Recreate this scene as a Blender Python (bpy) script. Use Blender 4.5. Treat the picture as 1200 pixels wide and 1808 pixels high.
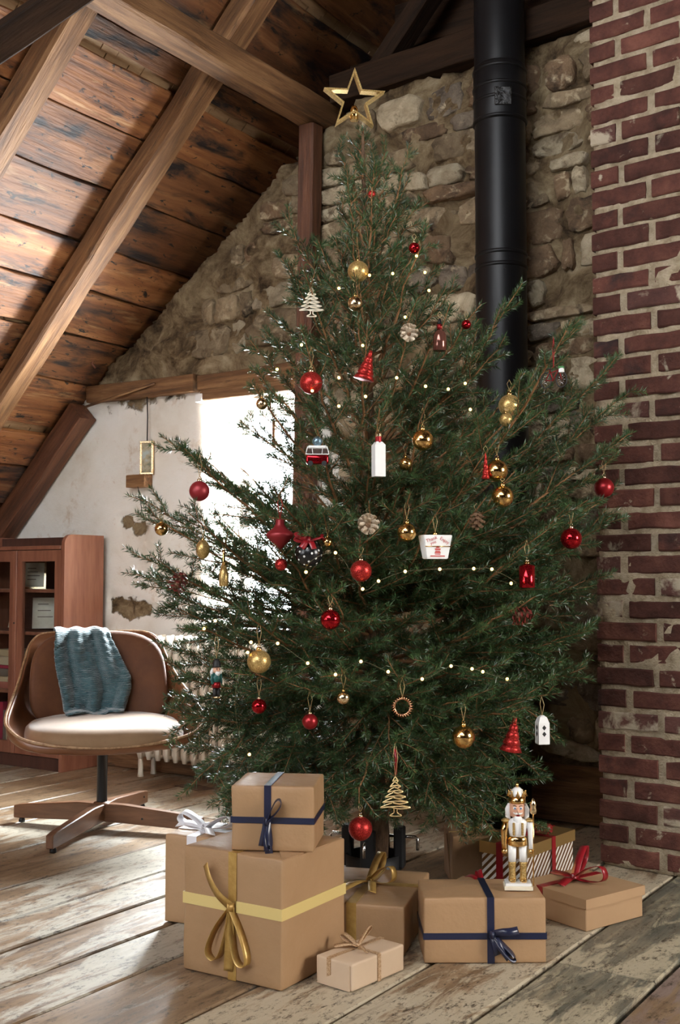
import bpy, bmesh, math, random
import numpy as np
from mathutils import Vector, Matrix, noise as mnoise

for o in list(bpy.data.objects):
    bpy.data.objects.remove(o)
SC = bpy.context.scene
COL = SC.collection
random.seed(7)
RNG = np.random.default_rng(11)
PI = math.pi

# ------------------------------------------------------------------ camera
FPX, CX, CY, CAMH = 2000.0, 600.0, 904.0, 0.95
PITCH, YAW = math.atan(116 / 2000), math.radians(33.6)
cam_d = bpy.data.cameras.new('camera')
cam = bpy.data.objects.new('camera', cam_d)
COL.objects.link(cam)
cam.location = (0, 0, CAMH)
cam.rotation_euler = (PI / 2 + PITCH, 0, YAW)
cam_d.sensor_fit = 'VERTICAL'
cam_d.sensor_height = 36.0
cam_d.lens = FPX / 1808 * 36.0
cam_d.clip_end = 200
SC.camera = cam

# ------------------------------------------------------------------ world, light, exposure
W = bpy.data.worlds.new('world')
SC.world = W
W.use_nodes = True
bg = W.node_tree.nodes['Background']
bg.inputs[0].default_value = (0.93, 0.96, 1.0, 1)
bg.inputs[1].default_value = 12.0


def area(name, loc, target, sx, sy, power, col):
    d = bpy.data.lights.new(name, 'AREA')
    d.shape = 'RECTANGLE'
    d.size, d.size_y, d.energy, d.color = sx, sy, power, col
    o = bpy.data.objects.new(name, d)
    COL.objects.link(o)
    o.location = loc
    o.rotation_euler = (Vector(target) - Vector(loc)).to_track_quat('-Z', 'Y').to_euler()
    return o


# daylight at the three windows of the attic: the one in view, one in the right wall, one behind
area('daylight_gable', (-3.29, 4.72, 1.26), (-3.29, 0, 1.26), 0.72, 1.2, 680, (0.95, 0.97, 1.0))
area('daylight_right', (2.62, 2.85, 1.6), (-2.0, 2.7, 1.0), 1.1, 1.3, 135, (1.0, 0.92, 0.82))
area('daylight_behind', (-2.9, -2.4, 1.6), (-2.2, 3, 1.2), 1.0, 1.2, 13, (1.0, 0.95, 0.88))
SC.view_settings.view_transform = 'Standard'
SC.view_settings.look = 'None'
SC.view_settings.gamma = 1.0
SC.view_settings.use_curve_mapping = False
SC.view_settings.exposure = 0.0
SC.cycles.use_denoising = True
SC.cycles.max_bounces = 6
SC.cycles.diffuse_bounces = 4
SC.cycles.use_adaptive_sampling = True
SC.cycles.adaptive_threshold = 0.02
SC.cycles.sample_clamp_indirect = 8.0

# ------------------------------------------------------------------ pixel -> place helpers (survey of the photograph)
_F = np.array([-math.sin(YAW) * math.cos(PITCH), math.cos(YAW) * math.cos(PITCH), math.sin(PITCH)])
_R = np.array([math.cos(YAW), math.sin(YAW), 0.0])
_U = np.cross(_R, _F)
_C = np.array([0, 0, CAMH])


def ray(x, y): return _F + _R * (x - CX) / FPX - _U * (y - CY) / FPX


def on_floor(x, y, z=0.0):
    d = ray(x, y); return _C + d * (z - CAMH) / d[2]


def on_y(x, y, Y):
    d = ray(x, y); return _C + d * Y / d[1]


def at_depth(x, y, D): return _C + ray(x, y) * D


# ------------------------------------------------------------------ mesh helpers
def link(name, me, mat=None, parent=None, mtx=None, smooth=False):
    o = bpy.data.objects.new(name, me)
    COL.objects.link(o)
    if mat is not None:
        me.materials.clear(); me.materials.append(mat)
    if parent is not None: o.parent = parent
    if mtx is not None: o.matrix_basis = mtx
    if smooth:
        me.polygons.foreach_set('use_smooth', [True] * len(me.polygons))
    return o


def mesh(name, vs, fs, mat=None, parent=None, mtx=None, smooth=False):
    me = bpy.data.meshes.new(name)
    me.from_pydata([tuple(map(float, v)) for v in vs], [], fs)
    me.update()
    return link(name, me, mat, parent, mtx, smooth)


def from_bm(name, bm, mat=None, parent=None, mtx=None, smooth=False):
    bmesh.ops.recalc_face_normals(bm, faces=bm.faces)
    me = bpy.data.meshes.new(name)
    bm.to_mesh(me); bm.free()
    return link(name, me, mat, parent, mtx, smooth)


def tag(o, label=None, cat=None, group=None, kind=None):
    if label: o['label'] = label
    if cat: o['category'] = cat
    if group: o['group'] = group
    if kind: o['kind'] = kind
    return o


def thing(name, label, cat, loc=(0, 0, 0), rz=0.0, group=None):
    o = bpy.data.objects.new(name, None)
    COL.objects.link(o)
    o.empty_display_size = 0.05
    o.matrix_basis = Matrix.Translation(Vector([float(c) for c in loc])) @ Matrix.Rotation(rz, 4, 'Z')
    return tag(o, label, cat, group)


def bx(bm, x0, x1, y0, y1, z0, z1, mtx=None):
    vs = [bm.verts.new(v) for v in [(x0, y0, z0), (x1, y0, z0), (x1, y1, z0), (x0, y1, z0), (x0, y0, z1), (x1, y0, z1), (x1, y1, z1), (x0, y1, z1)]]
    fs = [bm.faces.new([vs[i] for i in f]) for f in [(3, 2, 1, 0), (4, 5, 6, 7), (0, 1, 5, 4), (1, 2, 6, 5), (2, 3, 7, 6), (3, 0, 4, 7)]]
    if mtx is not None:
        for v in vs: v.co = mtx @ v.co
    return vs


def box(name, x0, x1, y0, y1, z0, z1, mat, parent=None, bev=0.0, seg=2, mtx=None, smooth=False):
    bm = bmesh.new()
    bx(bm, x0, x1, y0, y1, z0, z1)
    if bev > 0:
        bmesh.ops.bevel(bm, geom=bm.edges[:], offset=bev, segments=seg, profile=0.5, affect='EDGES', clamp_overlap=True)
    return from_bm(name, bm, mat, parent, mtx, smooth)


def boxes(name, lst, mat, parent=None, bev=0.0, mtx=None):
    bm = bmesh.new()
    for b in lst: bx(bm, *b)
    if bev > 0:
        bmesh.ops.bevel(bm, geom=bm.edges[:], offset=bev, segments=1, affect='EDGES')
    return from_bm(name, bm, mat, parent, mtx)


def lathe_data(prof, n=20, base=0):
    vs, fs = [], []
    for r, z in prof:
        for i in range(n):
            a = 2 * PI * i / n
            vs.append((r * math.cos(a), r * math.sin(a), z))
    for j in range(len(prof) - 1):
        for i in range(n):
            k = (i + 1) % n
            fs.append((base + j * n + i, base + j * n + k, base + (j + 1) * n + k, base + (j + 1) * n + i))
    fs.append(tuple(base + i for i in reversed(range(n))))
    fs.append(tuple(base + (len(prof) - 1) * n + i for i in range(n)))
    return vs, fs


def lathe(name, prof, mat, parent=None, n=20, mtx=None, smooth=True):
    vs, fs = lathe_data(prof, n)
    o = mesh(name, vs, fs, mat, parent, mtx, False)
    if smooth:
        me = o.data
        fl = [len(p.vertices) == 4 for p in me.polygons]
        me.polygons.foreach_set('use_smooth', fl)
    return o


def catmull(P, n=8, closed=False):
    P = [np.array(p, float) for p in P]
    out = []
    m = len(P)
    for i in range(m if closed else m - 1):
        if closed:
            a, b, c, d = P[(i - 1) % m], P[i], P[(i + 1) % m], P[(i + 2) % m]
        else:
            b, c = P[i], P[i + 1]
            a = P[i - 1] if i > 0 else 2 * b - c
            d = P[i + 2] if i + 2 < m else 2 * c - b
        for k in range(n):
            t = k / n
            out.append(0.5 * ((2 * b) + (-a + c) * t + (2 * a - 5 * b + 4 * c - d) * t * t + (-a + 3 * b - 3 * c + d) * t ** 3))
    if not closed: out.append(P[-1])
    return out


def tube_data(pts, rad, n=6, closed=False, base=0):
    P = np.array(pts, float)
    m = len(P)
    rad = np.broadcast_to(np.array(rad, float), (m,))
    if closed:
        T = np.roll(P, -1, 0) - np.roll(P, 1, 0)
    else:
        T = np.gradient(P, axis=0)
    T /= np.linalg.norm(T, axis=1)[:, None] + 1e-12
    up = np.array([0, 0, 1.0])
    if abs(T[0] @ up) > 0.9: up = np.array([1.0, 0, 0])
    A = np.cross(T[0], up); A /= np.linalg.norm(A)
    vs, fs = [], []
    for i in range(m):
        A = A - T[i] * (A @ T[i]); A /= np.linalg.norm(A) + 1e-12
        B = np.cross(T[i], A)
        for k in range(n):
            a = 2 * PI * k / n
            vs.append(P[i] + rad[i] * (math.cos(a) * A + math.sin(a) * B))
    for i in range(m if closed else m - 1):
        j = (i + 1) % m
        for k in range(n):
            l = (k + 1) % n
            fs.append((base + i * n + k, base + i * n + l, base + j * n + l, base + j * n + k))
    if not closed:
        fs.append(tuple(base + k for k in reversed(range(n))))
        fs.append(tuple(base + (m - 1) * n + k for k in range(n)))
    return vs, fs


def tube(name, pts, rad, mat, parent=None, n=6, closed=False, mtx=None):
    vs, fs = tube_data(pts, rad, n, closed)
    return mesh(name, vs, fs, mat, parent, mtx, True)


def tubes(name, lst, mat, parent=None, n=6, mtx=None):
    vs, fs = [], []
    for it in lst:
        pts, rad = it[0], it[1]
        v, f = tube_data(pts, rad, n, len(it) > 2 and it[2], len(vs))
        vs += v; fs += f
    return mesh(name, vs, fs, mat, parent, mtx, True)


def band_data(pts, wv, w, t, base=0, closed=False):
    """flat ribbon along pts; wv = width direction (one or per point), w width, t thickness"""
    P = np.array(pts, float)
    m = len(P)
    Wv = np.array(wv, float)
    if Wv.ndim == 1: Wv = np.tile(Wv, (m, 1))
    T = np.gradient(P, axis=0)
    T /= np.linalg.norm(T, axis=1)[:, None] + 1e-12
    Wv = Wv - T * (Wv * T).sum(1)[:, None]
    Wv /= np.linalg.norm(Wv, axis=1)[:, None] + 1e-12
    Nn = np.cross(T, Wv)
    vs = []
    for i in range(m):
        for a, b in ((-1, -1), (1, -1), (1, 1), (-1, 1)):
            vs.append(P[i] + Wv[i] * a * w / 2 + Nn[i] * b * t / 2)
    fs = []
    for i in range(m - 1):
        for k in range(4):
            l = (k + 1) % 4
            fs.append((base + i * 4 + k, base + i * 4 + l, base + i * 4 + 4 + l, base + i * 4 + 4 + k))
    fs.append((base + 3, base + 2, base + 1, base))
    e = base + (m - 1) * 4
    fs.append((e, e + 1, e + 2, e + 3))
    return vs, fs


def band(name, pts, wv, w, t, mat, parent=None, mtx=None, smooth=False):
    vs, fs = band_data(pts, wv, w, t)
    return mesh(name, vs, fs, mat, parent, mtx, smooth)


def frame_mtx(p0, p1, up):
    p0, p1, up = Vector(p0), Vector(p1), Vector(up)
    x = (p1 - p0).normalized()
    z = (up - x * up.dot(x)).normalized()
    y = z.cross(x)
    m = Matrix.Identity(4)
    for i, a in enumerate((x, y, z)):
        for j in range(3): m[j][i] = a[j]
    m.translation = p0
    return m, (p1 - p0).length


def timber(name, p0, p1, w, h, mat, up=(0, 0, 1), parent=None, wob=0.0, seg=10, ch=0.004, seed=0, taper=1.0):
    """squared timber or board, grain along local X"""
    m, L = frame_mtx([float(c) for c in p0], [float(c) for c in p1], [float(c) for c in up])
    vs, fs = [], []
    ch = min(ch, h * 0.3, w * 0.3)
    cs = [(-w / 2 + ch, -h / 2), (w / 2 - ch, -h / 2), (w / 2, -h / 2 + ch), (w / 2, h / 2 - ch), (w / 2 - ch, h / 2), (-w / 2 + ch, h / 2), (-w / 2, h / 2 - ch), (-w / 2, -h / 2 + ch)]
    for i in range(seg + 1):
        x = L * i / seg
        k = 1 + (taper - 1) * i / seg
        for j, (a, b) in enumerate(cs):
            if wob:
                s = 1 if a > 0 else 2
                q = 1 if b > 0 else 2
                a2 = a + wob * mnoise.noise(Vector((x * 2.3 + seed * 7.1, s * 5.3, q * .4))) + wob * .5 * mnoise.noise(Vector((x * 9 + seed, s * 9.3, q * .9)))
                b2 = b + wob * .45 * mnoise.noise(Vector((x * 3 + seed * 3.7, s * 2.1 + 9, q * 4)))
            else: a2, b2 = a, b
            vs.append((x, a2 * k, b2 * k))
    for i in range(seg):
        for j in range(8):
            l = (j + 1) % 8
            fs.append((i * 8 + j, i * 8 + l, i * 8 + 8 + l, i * 8 + 8 + j))
    fs.append(tuple(reversed(range(8))))
    fs.append(tuple(seg * 8 + j for j in range(8)))
    # the cross-section runs anticlockwise seen from -X, so flip
    fs = [tuple(reversed(f)) for f in fs]
    me = bpy.data.meshes.new(name)
    me.from_pydata(vs, [], fs)
    bm = bmesh.new(); bm.from_mesh(me); bmesh.ops.recalc_face_normals(bm, faces=bm.faces); bm.to_mesh(me); bm.free()
    return link(name, me, mat, parent, m)


def mod(o, kind, **kw):
    m = o.modifiers.new(kind.lower(), kind)
    for k, v in kw.items(): setattr(m, k, v)
    return m


# ------------------------------------------------------------------ materials
def new_mat(name):
    m = bpy.data.materials.new(name)
    m.use_nodes = True
    nt = m.node_tree
    return m, nt, nt.nodes['Principled BSDF']


def nd(nt, typ, **kw):
    n = nt.nodes.new(typ)
    for k, v in kw.items():
        if k.startswith('i_'): n.inputs[k[2:].replace('_', ' ')].default_value = v
        else: setattr(n, k, v)
    return n


def coords(nt, scale=(1, 1, 1), rnd=True):
    tc = nd(nt, 'ShaderNodeTexCoord')
    mp = nd(nt, 'ShaderNodeMapping')
    mp.inputs['Scale'].default_value = scale
    if rnd:
        oi = nd(nt, 'ShaderNodeObjectInfo')
        mul = nd(nt, 'ShaderNodeMath', operation='MULTIPLY'); mul.inputs[1].default_value = 37.0
        nt.links.new(oi.outputs['Random'], mul.inputs[0])
        add = nd(nt, 'ShaderNodeVectorMath', operation='ADD')
        nt.links.new(tc.outputs['Object'], add.inputs[0]); nt.links.new(mul.outputs[0], add.inputs[1])
        nt.links.new(add.outputs[0], mp.inputs['Vector'])
    else:
        nt.links.new(tc.outputs['Object'], mp.inputs['Vector'])
    return mp.outputs[0]


def noise(nt, vec, scale, detail=5, rough=0.6, dist=0.0):
    n = nd(nt, 'ShaderNodeTexNoise')
    n.inputs['Scale'].default_value = scale; n.inputs['Detail'].default_value = detail
    n.inputs['Roughness'].default_value = rough; n.inputs['Distortion'].default_value = dist
    nt.links.new(vec, n.inputs['Vector'])
    return n.outputs['Fac']


def ramp(nt, fac, stops):
    r = nd(nt, 'ShaderNodeValToRGB')
    el = r.color_ramp.elements
    while len(el) < len(stops): el.new(0.5)
    for e, (p, c) in zip(el, stops):
        e.position = p
        e.color = (*c, 1) if len(c) == 3 else c
    nt.links.new(fac, r.inputs[0])
    return r.outputs[0]


def mapr(nt, fac, a, b, c=0.0, d=1.0):
    m = nd(nt, 'ShaderNodeMapRange'); m.clamp = True
    for i, v in enumerate((a, b, c, d)): m.inputs[i + 1].default_value = v
    nt.links.new(fac, m.inputs[0])
    return m.outputs[0]


def mixc(nt, fac, a, b, typ='MIX'):
    m = nd(nt, 'ShaderNodeMix', data_type='RGBA', blend_type=typ)
    for s, v in ((m.inputs[0], fac), (m.inputs[6], a), (m.inputs[7], b)):
        if hasattr(v, 'links'): nt.links.new(v, s)
        elif isinstance(v, (int, float)): s.default_value = v
        else: s.default_value = (*v, 1)
    return m.outputs[2]


def bump(nt, b, h, strength, dist=0.01, prev=None):
    n = nd(nt, 'ShaderNodeBump')
    n.inputs['Strength'].default_value = strength; n.inputs['Distance'].default_value = dist
    nt.links.new(h, n.inputs['Height'])
    if prev is not None: nt.links.new(prev, n.inputs['Normal'])
    nt.links.new(n.outputs[0], b.inputs['Normal'])
    return n.outputs[0]


def surf(name, stops, scale=(1, 1, 1), ns=6, det=6, rough=0.6, metal=0.0, bs=60, bstr=0.2, bd=0.004, layers=(), rnd=True, dist=0.0, tint=0.0, sheen=0.0, spec=0.5, rvar=0.0):
    """noise-ramped colour + masked layers [(colour, scale, lo, hi, stretch?)] + fine bump"""
    m, nt, b = new_mat(name)
    v = coords(nt, scale, rnd)
    f = noise(nt, v, ns, det, 0.65, dist)
    c = ramp(nt, f, stops)
    for L in layers:
        vv = coords(nt, L[4], rnd) if len(L) > 4 else v
        msk = mapr(nt, noise(nt, vv, L[1], 5, 0.62, 0.4), L[2], L[3])
        c = mixc(nt, msk, c, L[0])
    if tint:
        oi = nd(nt, 'ShaderNodeObjectInfo')
        k = mapr(nt, oi.outputs['Random'], 0, 1, 1 - tint, 1 + tint)
        c = mixc(nt, 1.0, c, nt_rgb(nt, k), 'MULTIPLY')
    nt.links.new(c, b.inputs['Base Color'])
    b.inputs['Roughness'].default_value = rough
    if rvar:
        nt.links.new(mapr(nt, f, .3, .7, rough - rvar, rough + rvar), b.inputs['Roughness'])
    b.inputs['Metallic'].default_value = metal
    b.inputs['Specular IOR Level'].default_value = spec
    if sheen:
        b.inputs['Sheen Weight'].default_value = sheen
        b.inputs['Sheen Roughness'].default_value = 0.4
    if bstr:
        bump(nt, b, noise(nt, v, bs, 5, 0.6), bstr, bd)
    return m


def nt_rgb(nt, val):
    n = nd(nt, 'ShaderNodeCombineColor')
    for i in range(3): nt.links.new(val, n.inputs[i])
    return n.outputs[0]


def plain(name, col, rough=0.5, metal=0.0, spec=0.5, **kw):
    m, nt, b = new_mat(name)
    b.inputs['Base Color'].default_value = (*col, 1)
    b.inputs['Roughness'].default_value = rough
    b.inputs['Metallic'].default_value = metal
    b.inputs['Specular IOR Level'].default_value = spec
    for k, v in kw.items(): b.inputs[k.replace('_', ' ')].default_value = v
    return m


def glass_mat(name, tintc=(0.95, 0.97, 0.97)):
    m, nt, b = new_mat(name)
    nt.nodes.remove(b)
    out = nt.nodes['Material Output']
    tr = nd(nt, 'ShaderNodeBsdfTransparent'); tr.inputs[0].default_value = (*tintc, 1)
    gl = nd(nt, 'ShaderNodeBsdfGlossy'); gl.inputs['Roughness'].default_value = 0.03
    lw = nd(nt, 'ShaderNodeLayerWeight'); lw.inputs[0].default_value = .5
    pw = nd(nt, 'ShaderNodeMath', operation='POWER'); pw.inputs[1].default_value = 4.0
    nt.links.new(lw.outputs['Facing'], pw.inputs[0])
    fac = mapr(nt, pw.outputs[0], 0, 1, .03, .6)
    mx = nd(nt, 'ShaderNodeMixShader')
    nt.links.new(fac, mx.inputs[0]); nt.links.new(tr.outputs[0], mx.inputs[1]); nt.links.new(gl.outputs[0], mx.inputs[2])
    nt.links.new(mx.outputs[0], out.inputs[0])
    return m


def glitter(name, c1, c2, scale=900, rough=0.35):
    m, nt, b = new_mat(name)
    v = coords(nt, (1, 1, 1), False)
    vo = nd(nt, 'ShaderNodeTexVoronoi'); vo.inputs['Scale'].default_value = scale
    nt.links.new(v, vo.inputs['Vector'])
    sp = nd(nt, 'ShaderNodeSeparateColor'); nt.links.new(vo.outputs['Color'], sp.inputs[0])
    c = ramp(nt, sp.outputs[0], [(0.0, c1), (0.75, c2), (1.0, tuple(min(1, x * 1.5 + .05) for x in c2))])
    nt.links.new(c, b.inputs['Base Color'])
    b.inputs['Metallic'].default_value = 0.75
    b.inputs['Roughness'].default_value = rough
    bump(nt, b, sp.outputs[1], 0.9, 0.0012)
    return m


MT = {}
MT['sheath'] = surf('roof_board_wood', [(0.28, (.050, .019, .008)), (0.46, (.19, .070, .022)), (0.62, (.31, .130, .045)), (0.8, (.42, .22, .090))], (0.55, 6, 6), 2.2, 7, 0.62, 0, 9, .5, .012,
                    layers=[((.016, .010, .010), 3.2, .50, .64, (0.9, 3.2, 3)), ((.015, .010, .008), 15, .60, .66, (1, 2.2, 1)), ((.46, .28, .13), 4, .60, .75, (.5, 4, 4))], tint=.35, dist=.6)
MT['rafter'] = surf('rafter_wood', [(0.28, (.052, .022, .008)), (0.5, (.18, .083, .031)), (0.72, (.34, .182, .078))], (0.7, 9, 9), 3, 7, 0.65, 0, 14, .6, .012,
                    layers=[((.05, .025, .012), 5, .6, .72, (.8, 5, 5))], tint=.12, dist=.4)
MT['post'] = surf('post_wood', [(0.28, (.045, .016, .008)), (0.55, (.145, .054, .024)), (0.75, (.24, .105, .048))], (0.7, 9, 9), 3, 7, 0.6, 0, 14, .6, .01)
MT['dark_wood'] = surf('dark_brown_wood', [(0.3, (.010, .006, .004)), (0.7, (.045, .022, .011))], (0.6, 8, 8), 3, 6, 0.8, 0, 14, .5, .01, spec=.15)  # near-black brown grain over the whole timber
MT['shingle'] = surf('cedar_shingle', [(0.3, (.24, .13, .06)), (0.7, (.46, .31, .17))], (8, 1, 1), 4, 5, 0.7, 0, 30, .3, tint=.25)


def floor_mat(name, paint, amount, bare=((.09, .055, .032), (.25, .165, .095), (.36, .26, .165)), rough=0.42):
    m, nt, b = new_mat(name)
    v = coords(nt, (0.6, 7, 7))
    f = noise(nt, v, 2.6, 7, .68, .5)
    c = ramp(nt, f, [(0.28, bare[0]), (0.5, bare[1]), (0.74, bare[2])])
    v2 = coords(nt, (1.3, 5, 5))
    f2 = noise(nt, v2, 3.0, 9, .72, .7)
    v3 = coords(nt, (1.0, 1.6, 1))
    f3 = noise(nt, v3, 1.6, 3, .5, .3)
    ad = nd(nt, 'ShaderNodeMath', operation='MULTIPLY_ADD'); ad.inputs[1].default_value = .7
    nt.links.new(f3, ad.inputs[0]); nt.links.new(f2, ad.inputs[2])
    lo = 1.10 - amount * .40
    msk = mapr(nt, ad.outputs[0], lo, lo + .10)
    c = mixc(nt, msk, c, paint)
    sp = mapr(nt, noise(nt, coords(nt, (3, 6, 6)), 8, 9, .85), .52, .62)
    c = mixc(nt, sp, c, (.045, .032, .022))
    sc2 = mapr(nt, noise(nt, coords(nt, (.5, 3, 3)), 5, 8, .8, .4), .56, .74)
    c = mixc(nt, sc2, c, (.13, .085, .05))
    nt.links.new(c, b.inputs['Base Color'])
    nt.links.new(mapr(nt, f2, .3, .7, rough - .08, rough + .16), b.inputs['Roughness'])
    b1 = bump(nt, b, f, .35, .006)
    bump(nt, b, msk, .25, .002, b1)
    return m


MT['floor_a'] = floor_mat('worn_floor_wood', (.36, .32, .26), .40)
MT['floor_b'] = floor_mat('worn_floor_paint', (.42, .38, .30), .80)
MT['floor_c'] = floor_mat('worn_floor_green', (.46, .40, .28), .78, ((.045, .055, .050), (.17, .16, .12), (.42, .34, .22)))
MT['floor_d'] = floor_mat('worn_floor_pink', (.26, .19, .16), .85)
MT['floor_e'] = floor_mat('worn_floor_cream', (.50, .43, .31), .98)
MT['black'] = plain('matte_black', (.008, .008, .009), .55)
MT['gap'] = plain('floor_gap', (.012, .009, .007), .9)


# wall: mortar / plaster mixed by a vertex attribute
def wall_mat():
    m, nt, b = new_mat('rubble_mortar_and_plaster')
    v = coords(nt, (1, 1, 1), False)
    f = noise(nt, v, 5, 8, .7, .5)
    mort = ramp(nt, f, [(0.36, (.055, .034, .018)), (0.46, (.19, .128, .068)), (0.56, (.36, .268, .155)), (0.68, (.56, .45, .29))])
    g = noise(nt, v, 2.2, 6, .6, .3)
    pl = ramp(nt, g, [(0.3, (.60, .53, .43)), (0.45, (.74, .70, .62)), (0.7, (.82, .80, .75))])
    st = mapr(nt, noise(nt, v, 7, 8, .75, .3), .57, .74)
    pl = mixc(nt, st, pl, (.55, .42, .29))
    at = nd(nt, 'ShaderNodeAttribute', attribute_name='plaster')
    ad = nd(nt, 'ShaderNodeMath', operation='ADD')
    fine = mapr(nt, noise(nt, v, 18, 6, .7), .3, .7, -.25, .25)
    nt.links.new(at.outputs['Fac'], ad.inputs[0]); nt.links.new(fine, ad.inputs[1])
    msk = mapr(nt, ad.outputs[0], .42, .58)
    nt.links.new(mixc(nt, msk, mort, pl), b.inputs['Base Color'])
    b.inputs['Roughness'].default_value = .9
    b.inputs['Specular IOR Level'].default_value = .2
    h = noise(nt, v, 22, 9, .75)
    sub = nd(nt, 'ShaderNodeMath', operation='MULTIPLY')
    nt.links.new(h, sub.inputs[0]); nt.links.new(mapr(nt, msk, 0, 1, 1.0, .12), sub.inputs[1])
    bump(nt, b, sub.outputs[0], .9, .03)
    return m


MT['wall'] = wall_mat()
MT['plaster'] = surf('whitewashed_plaster', [(0.3, (.62, .56, .47)), (0.6, (.80, .77, .70))], ns=3, rough=.9, bs=20, bstr=.3)
_st = []
for i, (a, c, d) in enumerate([((.10, .071, .042), (.24, .175, .105), (.36, .275, .17)), ((.075, .048, .030), (.17, .108, .062), (.27, .18, .105)), ((.20, .153, .095), (.40, .325, .215), (.56, .48, .34)), ((.07, .053, .040), (.15, .118, .086), (.25, .20, .145))]):
    _st.append(surf('fieldstone_%d' % i, [(0.28, a), (0.5, c), (0.75, d)], ns=9, det=9, rough=.88, bs=30, bstr=1.0, bd=.018, tint=.3, dist=.8, spec=.25,
                    layers=[((.46, .365, .235), 14, .55, .66), ((.03, .02, .014), 7, .56, .68)] if i != 2 else [((.14, .1, .06), 12, .56, .66)]))
MT['brick'] = surf('old_red_brick', [(0.28, (.045, .016, .012)), (0.5, (.100, .036, .026)), (0.75, (.175, .070, .048))], ns=12, det=8, rough=.85, bs=50, bstr=.8, bd=.008, tint=.38, spec=.3,
                   layers=[((.40, .34, .25), 13, .63, .70), ((.02, .014, .014), 5, .58, .75)])
MT['brick_smear'] = surf('mortar_smeared_brick', [(0.3, (.07, .03, .025)), (0.7, (.16, .07, .055))], ns=12, det=8, rough=.88, bs=50, bstr=.8, bd=.008, spec=.3,
                         layers=[((.44, .37, .27), 11, .48, .58)])
MT['mortar'] = surf('sandy_mortar', [(0.25, (.22, .165, .10)), (0.5, (.46, .375, .255)), (0.75, (.62, .53, .39))], ns=24, det=8, rough=.92, bs=150, bstr=1.0, bd=.008, rnd=False, spec=.2)
MT['kraft'] = surf('kraft_paper', [(0.3, (.36, .215, .108)), (0.7, (.43, .265, .142))], ns=3, rough=.48, bs=7, bstr=.5, bd=.014, spec=.4)
MT['kraft_light'] = surf('pale_kraft_paper', [(0.3, (.55, .40, .27)), (0.7, (.62, .47, .33))], ns=3, rough=.45, bs=8, bstr=.25, bd=.01, spec=.4)
MT['card'] = surf('kraft_card', [(0.3, (.41, .25, .13)), (0.7, (.46, .29, .155))], ns=5, rough=.6, bs=90, bstr=.05)
MT['gold_rib'] = surf('gold_satin', [(0.3, (.42, .25, .065)), (0.7, (.55, .35, .11))], (1, 1, 1), 60, 3, .32, .35, 200, .15, .001)
MT['yellow_rib'] = plain('yellow_satin', (.72, .56, .22), .4, .1)
MT['navy_rib'] = plain('navy_satin', (.012, .016, .045), .3, 0, .6)
MT['red_rib'] = plain('red_satin', (.26, .008, .014), .32, 0, .6)
MT['white_rib'] = plain('white_organza', (.74, .73, .76), .5)
MT['jute_rib'] = surf('glitter_jute', [(0.4, (.36, .21, .10)), (0.6, (.60, .42, .26))], ns=350, det=2, rough=.5, metal=.3, bs=400, bstr=.4, bd=.001)
MT['gold'] = plain('shiny_gold', (.80, .52, .20), .16, 1.0)
MT['gold_pale'] = plain('champagne_gold', (.82, .66, .42), .2, 1.0)
MT['gold_glit'] = glitter('gold_glitter', (.35, .20, .05), (.72, .50, .20))
MT['red'] = plain('shiny_red', (.38, .010, .016), .12, .85)
MT['red_matte'] = plain('satin_red', (.30, .014, .018), .33, .6)
MT['red_pale'] = plain('frosted_red', (.28, .020, .026), .42, .35)
MT['red_glit'] = glitter('red_glitter', (.22, .006, .01), (.58, .04, .03))
MT['wire_gold'] = plain('gold_wire', (.80, .62, .32), .35, .9)
MT['cream'] = plain('cream_enamel', (.85, .78, .62), .4, .2)
MT['white'] = plain('white_gloss', (.82, .82, .80), .25)
MT['chrome'] = plain('chrome', (.75, .75, .76), .2, 1.0)
MT['string'] = plain('gold_thread', (.55, .40, .20), .5, .4)
MT['string_red'] = plain('red_cord', (.45, .02, .03), .6)
MT['cone'] = surf('pine_cone_brown', [(0.3, (.08, .04, .02)), (0.7, (.26, .15, .08))], ns=30, rough=.7, bs=60, bstr=.3)
MT['cone_white'] = surf('frosted_pine_cone', [(0.35, (.30, .20, .11)), (0.6, (.72, .62, .48))], ns=40, rough=.5, bs=60, bstr=.3)
MT['cone_red'] = surf('red_pine_cone', [(0.3, (.09, .010, .008)), (0.7, (.25, .026, .02))], ns=30, rough=.45, bs=60, bstr=.3)
MT['bark'] = surf('spruce_bark', [(0.3, (.06, .032, .018)), (0.7, (.20, .115, .06))], (3, 3, 1), 22, 7, .85, 0, 50, .9, .01, rnd=False)
MT['twig'] = surf('spruce_twig', [(0.3, (.17, .075, .028)), (0.7, (.34, .17, .07))], ns=30, rough=.7, bstr=0)


def needle_mat():
    m, nt, b = new_mat('spruce_needles')
    v = coords(nt, (1, 1, 1), True)
    f = noise(nt, v, 14, 3, .6)
    c = ramp(nt, f, [(0.25, (.013, .038, .012)), (0.5, (.032, .076, .022)), (0.75, (.072, .122, .036))])
    geo = nd(nt, 'ShaderNodeNewGeometry')
    k = mapr(nt, geo.outputs['Random Per Island'], 0, 1, .55, 1.45)
    c = mixc(nt, 1.0, c, nt_rgb(nt, k), 'MULTIPLY')
    nt.links.new(c, b.inputs['Base Color'])
    b.inputs['Roughness'].default_value = .38
    b.inputs['Specular IOR Level'].default_value = .6
    return m


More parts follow.
